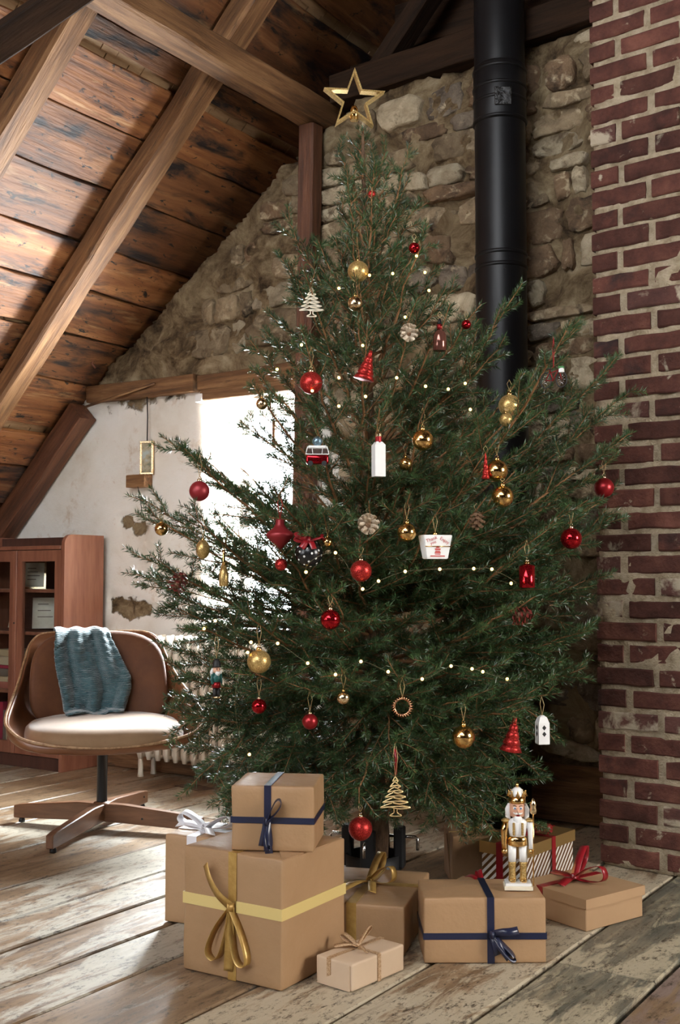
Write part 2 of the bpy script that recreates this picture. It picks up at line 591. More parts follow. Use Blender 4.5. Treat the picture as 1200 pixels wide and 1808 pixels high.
MT['needle'] = needle_mat()
MT['ply'] = surf('walnut_plywood', [(0.3, (.12, .043, .017)), (0.7, (.23, .092, .038))], (1, 1, 6), 4, 6, .35, 0, 30, .05)
MT['ply_edge'] = surf('plywood_edge', [(0.4, (.25, .13, .06)), (0.6, (.45, .28, .15))], ns=60, rough=.5, bstr=0)
MT['velvet'] = surf('tan_velvet', [(0.3, (.085, .026, .007)), (0.7, (.15, .050, .014))], ns=8, rough=.75, bs=300, bstr=.15, bd=.002, sheen=.12)
MT['seat_velvet'] = surf('sand_velvet', [(0.3, (.24, .14, .07)), (0.7, (.32, .195, .105))], ns=8, rough=.8, bs=300, bstr=.15, bd=.002, sheen=.6)
MT['leg_wood'] = surf('walnut_base', [(0.3, (.10, .042, .019)), (0.7, (.20, .092, .044))], (1, 8, 8), 6, 6, .4, 0, 30, .08)
MT['gunmetal'] = plain('gunmetal', (.035, .036, .04), .35, .7)
MT['cabinet'] = surf('mahogany', [(0.3, (.16, .055, .032)), (0.6, (.26, .105, .062)), (0.8, (.33, .15, .092))], (6, 6, .7), 4, 7, .38, 0, 30, .1, tint=.08)
MT['cab_dark'] = surf('dark_mahogany', [(0.3, (.05, .018, .012)), (0.7, (.10, .04, .025))], (6, 6, .7), 4, 6, .5, 0, 30, .1)
MT['paper'] = surf('old_paper', [(0.35, (.62, .56, .44)), (0.65, (.74, .69, .58))], ns=12, rough=.8, bstr=0)
MT['ink'] = plain('faded_ink', (.16, .12, .10), .8)
MT['glass'] = glass_mat('cabinet_glass')
MT['radiator'] = surf('cream_radiator_paint', [(0.3, (.66, .61, .50)), (0.7, (.76, .72, .62))], ns=6, rough=.45, bs=60, bstr=.08)
MT['flue'] = surf('black_flue_paint', [(0.3, (.006, .006, .007)), (0.7, (.011, .011, .012))], ns=4, rough=.40, bs=120, bstr=.04, spec=.3)


def knit():
    m, nt, b = new_mat('teal_cable_knit')
    v = coords(nt, (1, 1, 1), False)
    f = noise(nt, v, 30, 4, .6)
    c = ramp(nt, f, [(0.3, (.025, .070, .085)), (0.7, (.065, .145, .165))])
    nt.links.new(c, b.inputs['Base Color'])
    b.inputs['Roughness'].default_value = .95
    b.inputs['Sheen Weight'].default_value = .6
    w = nd(nt, 'ShaderNodeTexWave', wave_type='BANDS', bands_direction='Z'); w.inputs['Scale'].default_value = 45; w.inputs['Distortion'].default_value = 6; w.inputs['Detail'].default_value = 3
    nt.links.new(v, w.inputs['Vector'])
    b1 = bump(nt, b, w.outputs['Fac'], .7, .004)
    bump(nt, b, noise(nt, v, 220, 3, .7), .5, .002, b1)
    return m


MT['knit'] = knit()

# ================================================================== STRUCTURE
WY = 4.22            # inner face of the stone gable
RZ = 6.285           # roof boards' underside: z = x + RZ  (45 degrees)
RIDGE = -0.6
XR, YB = 2.5, -2.3   # right wall, wall behind the camera

# ---- floor
fl = box('floor', -6.4, XR + .1, YB - .1, 4.75, -.10, -.032, MT['gap'])
tag(fl, 'worn wide-plank attic floor with flaking paint', 'floor', kind='structure')
seams = [-6.4, -6.12, -5.84, -5.56, -5.28, -5.02, -4.76, -4.50, -4.25, -4.02, -3.78, -3.515, -3.18, -2.815, -2.55, -2.35, -2.15, -1.95, -1.66, -1.395, -1.145, -.885, -.60, -.34, -.08, .2, .46, .74, 1.0, 1.28, 1.55, 1.82, 2.1, 2.5]
for i in range(len(seams) - 1):
    a, b = seams[i], seams[i + 1]
    xm = (a + b) / 2
    cuts = [YB, 4.72]
    rr = random.Random(i * 13 + 5)
    for c in ({14: [2.79], 13: [1.2], 12: [3.5], 16: [2.55], 11: [2.2], 19: [.9]}.get(i) or [rr.uniform(-1.2, 3.6)]): cuts.insert(1, c)
    cuts.sort()
    for j in range(len(cuts) - 1):
        if xm < -3.1: mt = MT['floor_a'] if (i + j) % 4 else MT['floor_b']
        elif xm < -1.6: mt = MT['floor_b'] if (i + j) % 3 else MT['floor_a']
        elif xm < -1.1: mt = MT['floor_e']
        elif xm < -.88: mt = MT['floor_c']
        elif xm < -.3: mt = MT['floor_d']
        else: mt = MT['floor_b']
        g = .009 + .007 * rr.random()
        timber('floorboard', (xm, cuts[j] + .002, -.016 + rr.uniform(-.002, .001)), (xm, cuts[j + 1] - .002, -.016 + rr.uniform(-.002, .001)), (b - a) - g, .030, mt, parent=fl, wob=.003, seg=24, ch=.004, seed=i + j * 50)

# ---- roof: left slope boards (individual), shingles behind
ce = mesh('ceiling', [(-6.5, YB - .2, -6.5 + RZ + .12), (RIDGE, YB - .2, RIDGE + RZ + .12), (RIDGE, 5.0, RIDGE + RZ + .12), (-6.5, 5.0, -6.5 + RZ + .12),
                      (XR + .4, YB - .2, RIDGE * 2 + RZ - XR - .4 + .12), (XR + .4, 5.0, RIDGE * 2 + RZ - XR - .4 + .12)], [(0, 1, 2, 3), (1, 4, 5, 2)], MT['dark_wood'])
mod(ce, 'SOLIDIFY', thickness=.05, offset=1)
tag(ce, 'sloping attic roof of wide rough brown boards', 'ceiling', kind='structure')
NRM = Vector((-1, 0, 1)).normalized()
SL = Vector((1, 0, 1)).normalized()
s = 0.0
k = 0
rr = random.Random(3)
s0 = Vector((-6.35, 0, -6.35 + RZ))
bw_list = []
while s < 8.0:
    w = rr.choice([.10, .24, .27, .30, .22, .26])
    bw_list.append((s, w)); s += w + rr.choice([.008, .012, .03, .012, .045])
for (s, w) in bw_list:
    c = s0 + SL * (s + w / 2) + NRM * (.014 + rr.uniform(0, .006))
    if c.x > RIDGE: break
    timber('roof_board', (c.x, YB - .1, c.z), (c.x, 4.95, c.z), w, .024, MT['sheath'], up=NRM, parent=ce, wob=.014, seg=60, ch=.003, seed=k)
    k += 1
# shingles seen through the gaps between the roof boards
bm = bmesh.new()
Mroof = Matrix(((SL.x, 0, NRM.x, s0.x), (SL.y, 1, NRM.y, 0), (SL.z, 0, NRM.z, s0.z), (0, 0, 0, 1)))
for i in range(18, 58):
    y = 1.2
    while y < 4.95:
        w = rr.uniform(.07, .14)
        h0 = .036 + rr.uniform(0, .01)
        bx(bm, i * .1, i * .1 + .17, y, y + w - .004, h0, h0 + .008, Mroof)
        y += w
sh = from_bm('shingles', bm, MT['shingle'], ce)
tag(sh, kind='stuff')
# right slope, plain boards
for i in range(14):
    t0 = i * .31
    a = Vector((RIDGE + (t0 + .15) * .7071, 0, RIDGE + RZ - (t0 + .15) * .7071 + .02))
    timber('roof_board', (a.x, YB - .1, a.z), (a.x, 4.95, a.z), .30, .024, MT['dark_wood'], up=(1, 0, 1), parent=ce, wob=.004, seg=20, seed=i + 90)

# ---- gable wall: rubble mortar ground with plaster, ragged top, window opening
WX0, WX1, WZ0, WZ1 = -3.60, -2.99, .715, 1.80
top_poly = [(-5.3, .95), (-5.0, 1.25), (-4.68, 1.60), (-4.37, 1.95), (-4.13, 2.12), (-3.86, 2.31), (-3.64, 2.49), (-3.42, 2.65), (-3.15, 2.845), (-2.94, 2.99), (-2.82, 3.04), (-2.62, 3.14), (-2.3, 3.13), (-2.0, 3.17), (-1.6, 3.22), (-.9, 3.24), (2.6, 3.3)]
tpx, tpz = [p[0] for p in top_poly], [p[1] for p in top_poly]


def topz(x):
    return float(np.interp(x, tpx, tpz)) + .035 * mnoise.noise(Vector((x * 7, 3.3, 0))) + .02 * mnoise.noise(Vector((x * 19, 1.3, 0)))


def plaster_at(x, z):
    """1 where whitewashed plaster still holds"""
    e = min((1.86 - z), (-2.86 - x)) * 9
    e += 1.2 * mnoise.noise(Vector((x * 4, z * 4, 1.7))) + .6 * mnoise.noise(Vector((x * 13, z * 13, 4.1)))
    for (cx, cz, rx, rz) in ((-4.02, 1.20, .055, .035), (-4.10, 1.235, .045, .035), (-4.04, .795, .11, .055), (-4.16, .815, .05, .05)):
        d = math.hypot((x - cx) / rx, (z - cz) / rz) + .5 * mnoise.noise(Vector((x * 22, z * 22, 7)))
        if d < 1.25: e = min(e, (d - 1.0) * 2)
    return max(0., min(1., .5 + e * .5))


xs = np.concatenate([np.arange(-5.3, -1.0, .022), np.arange(-1.0, 2.61, .3)])
zs = np.arange(0, 3.36, .022)
# snap the grid to the window opening
for arr, val in ((xs, WX0), (xs, WX1), (zs, WZ0), (zs, WZ1)):
    arr[np.argmin(abs(arr - val))] = val
wv, wp = [], []
for x in xs:
    tz = topz(x)
    for z in zs:
        p = plaster_at(x, z)
        zz = min(z, tz)
        d = .034 * mnoise.fractal(Vector((x * 6, zz * 6, 0)), .8, 2.1, 5) + .016 * mnoise.fractal(Vector((x * 22, zz * 22, 9)), .8, 2.0, 3)
        dp = .006 * mnoise.noise(Vector((x * 2.2, zz * 2.2, 5)))
        on_edge = (abs(x - WX0) < 1e-6 or abs(x - WX1) < 1e-6) and WZ0 - .01 <= z <= WZ1 + .01 or (abs(z - WZ0) < 1e-6 or abs(z - WZ1) < 1e-6) and WX0 - .01 <= x <= WX1 + .01
        y = WY + (0 if on_edge else d * (1 - p) + (dp - .016) * p)
        wv.append((x, y, zz)); wp.append(p)
nz = len(zs)
wf = []
for i in range(len(xs) - 1):
    for j in range(nz - 1):
        xm, zm = (xs[i] + xs[i + 1]) / 2, (zs[j] + zs[j + 1]) / 2
        if WX0 < xm < WX1 and WZ0 < zm < WZ1: continue
        if zs[j] >= min(topz(xs[i]), topz(xs[i + 1])) : continue
        wf.append((i * nz + j, (i + 1) * nz + j, (i + 1) * nz + j + 1, i * nz + j + 1))
me = bpy.data.meshes.new('wall_back')
me.from_pydata(wv, [], wf)
at = me.attributes.new('plaster', 'FLOAT', 'POINT')
at.data.foreach_set('value', np.array(wp, np.float32))
bm = bmesh.new(); bm.from_mesh(me)
bmesh.ops.delete(bm, geom=[v for v in bm.verts if not v.link_faces], context='VERTS')
ext = bmesh.ops.extrude_edge_only(bm, edges=[e for e in bm.edges if e.is_boundary])
for v in [g for g in ext['geom'] if isinstance(g, bmesh.types.BMVert)]:
    v.co.y = WY + .40
bmesh.ops.recalc_face_normals(bm, faces=bm.faces)
bm.to_mesh(me); bm.free()
wb = link('wall_back', me, MT['wall'], smooth=True)
tag(wb, 'rubble stone gable wall with whitewashed plaster low on the left', 'wall', kind='structure')


def stone_mesh(quad, prot, seed):
    rs = random.Random(seed)
    q = [np.array(c, float) for c in quad]
    n = 16
    ex = rs.uniform(3.5, 9.0)
    ang0 = rs.uniform(0, .4)
    rings = []
    jit = [1 + rs.uniform(-.17, .06) for _ in range(n)]
    for sc_, dy in ((1.02, .03), (1.0, -prot * .45), (.93, -prot), (.55, -prot * rs.uniform(.85, 1.25)), (.18, -prot * rs.uniform(.8, 1.3))):
        ring = []
        for i in range(n):
            a = 2 * PI * i / n + ang0
            c, s_ = math.cos(a), math.sin(a)
            r = (abs(c) ** ex + abs(s_) ** ex) ** (-1 / ex) * jit[i] * sc_
            u, v = .5 + .5 * r * c, .5 + .5 * r * s_
            p = q[0] * (1 - u) * (1 - v) + q[1] * u * (1 - v) + q[2] * u * v + q[3] * (1 - u) * v
            nn = mnoise.noise(Vector((p[0] * 14, p[1] * 14, seed * 1.3))) * .016 + mnoise.noise(Vector((p[0] * 33, p[1] * 33, seed))) * .010
            ring.append((p[0], WY + dy + (nn if dy < 0 else 0), p[1]))
        rings.append(ring)
    vs = [v for r in rings for v in r]
    fs = []
    for j in range(len(rings) - 1):
        for i in range(n):
            l = (i + 1) % n
            fs.append((j * n + i, j * n + l, (j + 1) * n + l, (j + 1) * n + i))
    fs.append(tuple((len(rings) - 1) * n + i for i in range(n)))
    return vs, fs


# coursed rubble layout over the bare part of the gable
rs = random.Random(21)
rows = [0.24]
while rows[-1] < 3.25: rows.append(rows[-1] + rs.uniform(.065, .15))
wav = lambda x, z: .055 * mnoise.noise(Vector((x * 1.6, z * 2.0, 3))) + .012 * mnoise.noise(Vector((x * 5, z * 3, 8)))
nst = 0
for j in range(len(rows) - 1):
    z0, z1 = rows[j], rows[j + 1]
    x = -4.5 + rs.uniform(0, .2)
    while x < -1.25:
        w = rs.uniform(.10, .36) if rs.random() < .75 else rs.uniform(.06, .1)
        x0, x1 = x, x + w
        x = x1
        xm, zm = (x0 + x1) / 2, (z0 + z1) / 2
        if z1 > topz(xm) - .01 or z1 > topz(x0) - .02: continue
        if WX0 - .08 < x1 and x0 < WX1 + .05 and z0 < WZ1 + .16: continue
        if plaster_at(xm, zm) > .35 or plaster_at(x0, zm) > .6 or (xm < -2.9 and z0 < 1.98): continue
        # the part behind chimney or deep behind the tree's foot is not laid
        if xm > -1.3: continue
        if rs.random() < (.30 if xm < -2.95 else .06): continue
        g = .004
        hd = rs.uniform(-.012, .012)
        quad = [(x0 + g + rs.uniform(-.012, .012), z0 + wav(x0, z0) + g), (x1 - g + rs.uniform(-.012, .012), z0 + wav(x1, z0) + g + hd), (x1 - g + rs.uniform(-.012, .012), z1 + wav(x1, z1) - g), (x0 + g, z1 + wav(x0, z1) - g + hd)]
        prot = rs.uniform(.002, .022) if xm < -2.95 else rs.uniform(.006, .038)
        vs, fs = stone_mesh(quad, prot, nst)
        o = mesh('stone', vs, fs, _st[rs.choice([0, 0, 1, 1, 2, 3] if xm > -2.5 else [0, 0, 1, 0, 2])], wb, None, True)
        nst += 1
# timbers built into the wall
timber('lintel', (-4.36, WY - .01, 1.905), (-3.62, WY - .012, 1.90), .10, .085, MT['rafter'], parent=wb, wob=.012, seg=16, seed=4)
timber('lintel', (-3.60, WY - .01, 1.895), (-2.93, WY - .012, 1.90), .10, .075, MT['rafter'], parent=wb, wob=.012, seg=16, seed=5)
timber('window_head', (-3.58, WY - .006, 1.833), (-2.96, WY - .006, 1.833), .10, .055, MT['rafter'], parent=wb, wob=.003, seg=8, seed=6)

# ---- gable above the stone: dark boards and tie beam
ga = mesh('wall_gable_top', [(-4.2, 4.80, .5), (XR, 4.80, .5), (XR, 4.80, RIDGE * 2 + RZ - XR), (RIDGE, 4.80, RIDGE + RZ), (-5.3, 4.80, .985), (-5.3, 4.80, .5)], [(0, 1, 2, 3, 4, 5)], MT['dark_wood'])
# opening for daylight: keep the outer boarding clear of the window
bpy.data.objects.remove(ga)
bm = bmesh.new()
def quadf(bm, pts): bm.faces.new([bm.verts.new(p) for p in pts])
quadf(bm, [(-5.3, 4.80, 1.95), (XR, 4.80, 1.95), (XR, 4.80, 3.2), (RIDGE, 4.80, RIDGE + RZ + .1), (-4.3, 4.80, 2.05)])
ga = from_bm('wall_gable_top', bm, MT['dark_wood'])
mod(ga, 'SOLIDIFY', thickness=.03, offset=0)
tag(ga, 'dark boarding closing the gable above the stone wall', 'wall', kind='structure')
for i in range(9):
    zc = 3.28 + i * .24
    xl = zc - RZ + .12
    timber('gable_board', (max(xl, -3.0), 4.45 + .01 * (i % 2), zc), (min(2.4, 2 * RIDGE - xl), 4.45 + .01 * (i % 2), zc + .01), .03, .225, MT['dark_wood'], parent=ga, wob=.008, seg=14, seed=i + 30)
tb = timber('tie_beam', (-2.82, WY + .02, 3.165), (1.9, WY + .02, 3.33), .16, .13, MT['dark_wood'], wob=.012, seg=30, seed=8)
tag(tb, 'dark brown tie beam lying on top of the stone wall', 'beam')
br = timber('roof_brace', (-2.62, 4.25, 3.22), (-1.95, 4.25, 3.95), .08, .10, MT['dark_wood'], up=(0, 1, 0), wob=.008, seg=12, seed=9)
tag(br, 'dark diagonal brace rising from the tie beam behind the star', 'beam')

# ---- other walls (outside the picture), each with its window opening
def holed_wall(name, axis, at_, a0, a1, z1, h0, h1, hz0, hz1, label):
    L = []
    for (p, q, r, s_) in ((a0, h0, 0, z1), (h1, a1, 0, z1), (h0, h1, 0, hz0), (h0, h1, hz1, z1)):
        L.append((at_, at_ + .1, p, q, r, s_) if axis == 'x' else (p, q, at_ - .1, at_, r, s_))
    o = boxes(name, L, MT['dark_wood'])  # unseen wall; its dark boarding was chosen to cut bounce light
    return tag(o, label, 'wall', kind='structure')


holed_wall('wall_right', 'x', XR, YB, 4.8, 3.0, 2.3, 3.4, .95, 2.25, 'dark boarded side wall to the right of the camera')
bmw = [(-6.4, -3.4, YB - .1, YB, 0, 1.0), (-2.4, XR, YB - .1, YB, 0, 3.0), (-3.4, -2.4, YB - .1, YB, 0, 1.0), (-3.4, -2.4, YB - .1, YB, 2.2, 3.0), (-4.4, -3.4, YB - .1, YB, 1.0, 2.2)]
tag(boxes('wall_front', bmw, MT['dark_wood']), 'dark boarded wall behind the camera', 'wall', kind='structure')  # unseen wall too, dark finish keeps the bounce light down

# ---- rafters, purlin, post, braces
def rafter(y0, y1, xa, xb, label, mat='rafter', dep=.11, seed=0):
    ym = (y0 + y1) / 2
    off = NRM * (-dep / 2 - .004)
    a = Vector((xa, ym, xa + RZ)) + off
    b = Vector((xb, ym, xb + RZ)) + off
    o = timber('rafter', a, b, y1 - y0, dep, MT[mat], up=NRM, wob=.012, seg=46, ch=.012, seed=seed)
    return tag(o, label, 'beam', 'roof rafters')


rafter(3.575, 3.70, -6.2, -1.2, 'long hewn rafter nearest the stone wall', seed=1)
rafter(2.84, 2.955, -6.2, -1.2, 'upper left hewn rafter crossed by a dark brace', seed=2)
rafter(2.02, 2.13, -6.2, -1.2, 'hewn rafter out of view at the left', seed=3)
pu = timber('purlin', (-2.905, 4.42, 3.072), (-2.93, YB, 3.07), .125, .12, MT['rafter'], wob=.014, seg=50, ch=.012, seed=11)
tag(pu, 'long purlin under the rafters running to the post head', 'beam')
po = timber('post', (-2.965, WY - .075, 0), (-2.915, WY - .075, 3.008), .085, .08, MT['post'], up=(0, -1, 0), wob=.008, seg=30, ch=.008, seed=12)
tag(po, 'reddish brown upright post against the stone wall', 'post')
wr = timber('wall_rafter', (-5.32, WY - .08, -5.32 + RZ - .11), (-4.36, WY - .08, -4.36 + RZ - .11), .11, .12, MT['post'], up=NRM, wob=.008, seg=16, seed=13)
tag(wr, 'short sloping timber against the white plaster at left', 'beam')
p0, p1 = at_depth(-90, 135, 3.3), at_depth(250, -95, 3.45)
db = timber('dark_brace', p0, p1, .075, .085, MT['dark_wood'], up=(.3, -.6, 1), wob=.006, seg=10, seed=14)
tag(db, 'dark slanting brace across the top left corner', 'beam')

# ---- baseboard
bb = timber('baseboard_back', (-2.85, WY - .02, .115), (-1.15, WY - .02, .115), .03, .22, MT['rafter'], wob=.004, seg=14, seed=15)
tag(bb, 'scuffed wooden board along the foot of the stone wall', 'baseboard', kind='structure')
bl = timber('baseboard_left', (-5.3, WY - .03, .06), (-2.85, WY - .03, .06), .02, .12, MT['rafter'], wob=.003, seg=14, seed=16)
tag(bl, 'low board along the foot of the white wall', 'baseboard', kind='structure')

# ---- window in view
wn = boxes('window_1', [(WX0, WX1, WY + .30, WY + .345, WZ0, WZ0 + .045), (WX0, WX1, WY + .30, WY + .345, WZ1 - .045, WZ1), (WX0, WX0 + .045, WY + .30, WY + .345, WZ0 + .045, WZ1 - .045), (WX1 - .045, WX1, WY + .30, WY + .345, WZ0 + .045, WZ1 - .045)], MT['white'])
tag(wn, 'small bright attic window behind the tree', 'window', kind='structure')
box('meeting_rail', WX0 + .045, WX1 - .045, WY + .305, WY + .34, 1.235, 1.275, MT['white'], wn)
box('latch', -3.20, -3.185, WY + .02, WY + .035, 1.56, 1.69, MT['rafter'], wn)
box('pane', WX0 + .045, WX1 - .045, WY + .32, WY + .324, WZ0 + .045, 1.235, MT['glass'], wn)
box('pane', WX0 + .045, WX1 - .045, WY + .32, WY + .324, 1.275, WZ1 - .045, MT['glass'], wn)
box('window_sill', WX0 - .03, WX1 + .03, WY - .06, WY + .30, WZ0 - .03, WZ0, MT['white'], wn, .006)
# daylight windows outside the picture
for nm, axis, at_, a0, a1, z0, z1, lb in (('window_2', 'x', XR + .05, 2.3, 3.4, .95, 2.25, 'window in the right side wall'), ('window_3', 'y', YB - .05, -3.4, -2.4, 1.0, 2.2, 'window in the wall behind')):
    L = []
    for (p, q, r, s_) in ((a0, a1, z0, z0 + .05), (a0, a1, z1 - .05, z1), (a0, a0 + .05, z0, z1), (a1 - .05, a1, z0, z1), ((a0 + a1) / 2 - .02, (a0 + a1) / 2 + .02, z0, z1)):
        L.append((at_ - .02, at_ + .02, p, q, r, s_) if axis == 'x' else (p, q, at_ - .02, at_ + .02, r, s_))
    tag(boxes(nm, L, MT['white']), lb, 'window', kind='structure')

# ---- brick chimney breast (its own thing, every brick a part)
CHR = math.radians(-5)
ch = thing('brick_chimney', 'red brick chimney stack with thick sandy mortar at right', 'chimney', (-1.40, 3.667, 0), CHR)
bm = bmesh.new()
bx(bm, .012, .93, .012, .44, 0, 3.98)
bmesh.ops.subdivide_edges(bm, edges=[e for e in bm.edges if abs(e.verts[0].co.z - e.verts[1].co.z) > 1], cuts=180, use_grid_fill=True)
bmesh.ops.subdivide_edges(bm, edges=[e for e in bm.edges if abs(e.verts[0].co.x - e.verts[1].co.x) > .5], cuts=40, use_grid_fill=True)
for v in bm.verts:
    if v.co.y < .1: v.co.y += .007 * mnoise.noise(v.co * 14) + .006 * mnoise.noise(v.co * 40) - .006
    if v.co.x < .1: v.co.x += .006 * mnoise.noise(v.co * 17)
from_bm('mortar', bm, MT['mortar'], ch, None, True)
rb = random.Random(5)
CP = .0735
nb = int(3.95 / CP)


def brick(x0, x1, y0, y1, z0, z1, smear):
    vs, fs = [], []
    nx = max(2, int((x1 - x0) / .045))
    sd = rb.random() * 50
    ring = []
    hz = z1 - z0
    for i in range(nx + 1):
        x = x0 + (x1 - x0) * i / nx
        e0 = z0 + .0045 * mnoise.noise(Vector((x * 25, sd, 0))); e1 = z1 + .0045 * mnoise.noise(Vector((x * 25, sd, 5)))
        yf = y0 + .003 * mnoise.noise(Vector((x * 9, sd, 9)))
        xin = .003 if i == 0 else (-.003 if i == nx else 0)
        vs += [(x + xin, yf + .004, e0), (x + xin, yf, e0 + .005), (x + xin, yf, e1 - .005), (x + xin, yf + .004, e1), (x, y1, e1), (x, y1, e0)]
    for i in range(nx):
        for j in range(6):
            l = (j + 1) % 6
            fs.append((i * 6 + l, i * 6 + j, (i + 1) * 6 + j, (i + 1) * 6 + l))
    fs.append((0, 1, 2, 3, 4, 5)); fs.append(tuple(nx * 6 + k_ for k_ in (5, 4, 3, 2, 1, 0)))
    mesh('brick', vs, fs, MT['brick_smear' if smear else 'brick'], ch)


for j in range(nb):
    z0 = j * CP + .008
    z1 = z0 + .0575 + rb.uniform(-.003, .002)
    x = 0.0
    first = True
    while x < .93:
        w = (.098 if j % 2 else .205) if first else .205
        w += rb.uniform(-.008, .008)
        x1 = min(x + w, .93)
        if x1 - x > .03:
            sm = (.75 < z0 < .98 and rb.random() < .5) or (.36 < z0 < .50 and rb.random() < .7) or rb.random() < .05
            brick(x, x1, rb.uniform(-.006, .003), .11, z0, z1, sm)
        x = x1 + .019 + rb.uniform(-.003, .004)
        first = False
    # return bricks on the stack's left side
    y = .13
    while y < .42:
        w = .2 if y > .2 or j % 2 else .1
        box('brick', -.002, .05, y, min(y + w, .44), z0, z1, MT['brick'], ch)
        y += w + .019


# ================================================================== FLUE PIPE
fx, fy = -1.925, 4.055
fp = thing('flue_pipe', 'tall matte black stove flue pipe in front of the stone wall', 'flue pipe', (fx, fy, 0))
RF = .101
lathe('pipe', [(RF, 0), (RF, .9), (RF, 2.2), (RF, 3.0), (RF, 4.28)], MT['flue'], fp, 48)
for zz in (2.175, 2.225):
    lathe('joint_ring', [(RF, zz - .008), (RF + .004, zz - .004), (RF + .004, zz + .004), (RF, zz + .008)], MT['flue'], fp, 48)
lathe('sleeve', [(RF, 2.755), (RF + .004, 2.762), (RF + .004, 2.985), (RF, 2.992)], MT['flue'], fp, 48)
for zz in (2.765, 2.845, 2.90, 2.97):
    lathe('joint_ring', [(RF + .003, zz - .008), (RF + .008, zz - .003), (RF + .008, zz + .003), (RF + .003, zz + .008)], MT['flue'], fp, 48)
a = math.atan2(-fy, -fx) + .12
pm = Matrix.Translation((math.cos(a) * (RF + .004), math.sin(a) * (RF + .004), 2.80)) @ Matrix.Rotation(a, 4, 'Z')
box('rating_plate', 0, .006, -.033, .033, 0, .072, surf('crumpled_plate', [(0.4, (.01, .01, .01)), (0.7, (.05, .05, .05))], ns=50, rough=.25, bs=40, bstr=1, bd=.01), fp, .002, 1, pm)
lathe('rivet', [(.004, 0), (.003, .003)], MT['gunmetal'], fp, 8, Matrix.Translation((math.cos(a) * RF, math.sin(a) * RF, 2.15)) @ Matrix.Rotation(a, 4, 'Z') @ Matrix.Rotation(PI / 2, 4, 'Y'))

# ================================================================== RADIATOR
ra = thing('radiator', 'cream cast iron column radiator under the bright window', 'radiator', (-3.83, WY - .135, 0))
for i in range(14):
    x = i * .056
    m_ = Matrix.Translation((x, 0, 0))
    if i == 0:
        lst = []
        for yy in (-.045, .045):
            lst.append(([(0, yy, .085), (0, yy, .12), (0, yy, .64), (0, yy, .675)], [.012, .021, .021, .012]))
        for zz in (.11, .645):
            lst.append(([(0, -.05, zz), (0, .05, zz)], .019))
            lst.append(([(-.029, 0, zz), (.029, 0, zz)], .022))
        o0 = tubes('section', lst, MT['radiator'], ra, 10, m_)
    else:
        o = o0.copy(); COL.objects.link(o); o.parent = ra; o.matrix_basis = m_
for x in (0, 13 * .056):
    for yy in (-.045, .045):
        lathe('foot', [(.016, 0), (.013, .02), (.011, .09)], MT['radiator'], ra, 10, Matrix.Translation((x, yy, 0)))
tube('supply_pipe', [(13 * .056, 0, .11), (14.0 * .056, 0, .11), (14.2 * .056, 0, .08), (14.2 * .056, 0, 0)], .012, MT['radiator'], ra, 8)

# ================================================================== FLOOR PLATE
o = box('floor_plate', -.09, .09, -.045, .045, 0, .004, surf('rusted_plate', [(0.4, (.05, .03, .02)), (0.6, (.14, .09, .06))], ns=40, rough=.6), None, .001, 1, Matrix.Translation((-3.43, 4.03 - .06, -.001)) @ Matrix.Rotation(math.radians(-12), 4, 'Z'))
tag(o, 'small rusted metal plate lying on the floor by the radiator', 'plate')

# ================================================================== BOOKCASE
CBX0, CBX1, CBY0, CBY1 = -4.93, -4.225, 3.905, 4.17
cb = thing('bookcase', 'dark mahogany bookcase with two glazed doors behind the chair', 'bookcase', ((CBX0 + CBX1) / 2, (CBY0 + CBY1) / 2, 0))
hw, hd_ = (CBX1 - CBX0) / 2, (CBY1 - CBY0) / 2
HT = 1.165
# side panel with curved top front corner
for sx in (-1, 1):
    bm = bmesh.new()
    pts = [(-hd_, 0), (hd_, 0), (hd_, HT)]
    for k in range(9):
        a = PI / 2 + k / 8 * PI / 2
        pts.append((-hd_ + .05 + .05 * math.cos(a), HT - .05 + .05 * math.sin(a)))
    xa, xb = (hw - .022, hw) if sx > 0 else (-hw, -hw + .022)
    f1 = bm.faces.new([bm.verts.new((xa, p, q)) for p, q in pts])
    r_ = bmesh.ops.extrude_face_region(bm, geom=[f1])
    for v in r_['geom']:
        if isinstance(v, bmesh.types.BMVert): v.co.x = xb
    from_bm('side_panel', bm, MT['cabinet'], cb)
box('back_panel', -hw + .022, hw - .022, hd_ - .012, hd_, .06, HT - .005, MT['cab_dark'], cb)
box('gallery_rail', -hw + .022, hw - .022, hd_ - .08, hd_ - .06, HT - .055, HT - .006, MT['cab_dark'], cb)
box('top_board', -hw + .022, hw - .022, -hd_ - .008, hd_ - .012, HT - .075, HT - .055, MT['cabinet'], cb, .003)
box('plinth', -hw + .022, hw - .022, -hd_ + .01, hd_ - .012, 0, .06, MT['cab_dark'], cb)
shelf_z = (.06, .36, .66, .875)
for z in shelf_z:
    box('shelf', -hw + .022, hw - .022, -hd_ + .035, hd_ - .012, z, z + .016, MT['cabinet'], cb)
for sx in (-1, 1):
    x0, x1 = (-hw + .024, -.002) if sx < 0 else (.002, hw - .024)
    zb, zt = .065, HT - .078
    st = .044
    d = boxes('door', [(x0, x0 + st, -hd_, -hd_ + .022, zb, zt), (x1 - st, x1, -hd_, -hd_ + .022, zb, zt), (x0 + st, x1 - st, -hd_, -hd_ + .022, zt - .055, zt), (x0 + st, x1 - st, -hd_, -hd_ + .022, zb, zb + .06)], MT['cabinet'], cb)
    box('glass_pane', x0 + st, x1 - st, -hd_ + .009, -hd_ + .012, zb + .06, zt - .055, MT['glass'], d)
    if sx < 0:
        box('astragal', -.012, .012, -hd_ - .008, -hd_, zb, zt, MT['cabinet'], d, .003)
        lathe('keyhole', [(.005, 0), (.004, .002)], MT['black'], d, 10, Matrix.Translation((0, -hd_ - .008, .72)) @ Matrix.Rotation(PI / 2, 4, 'X'))
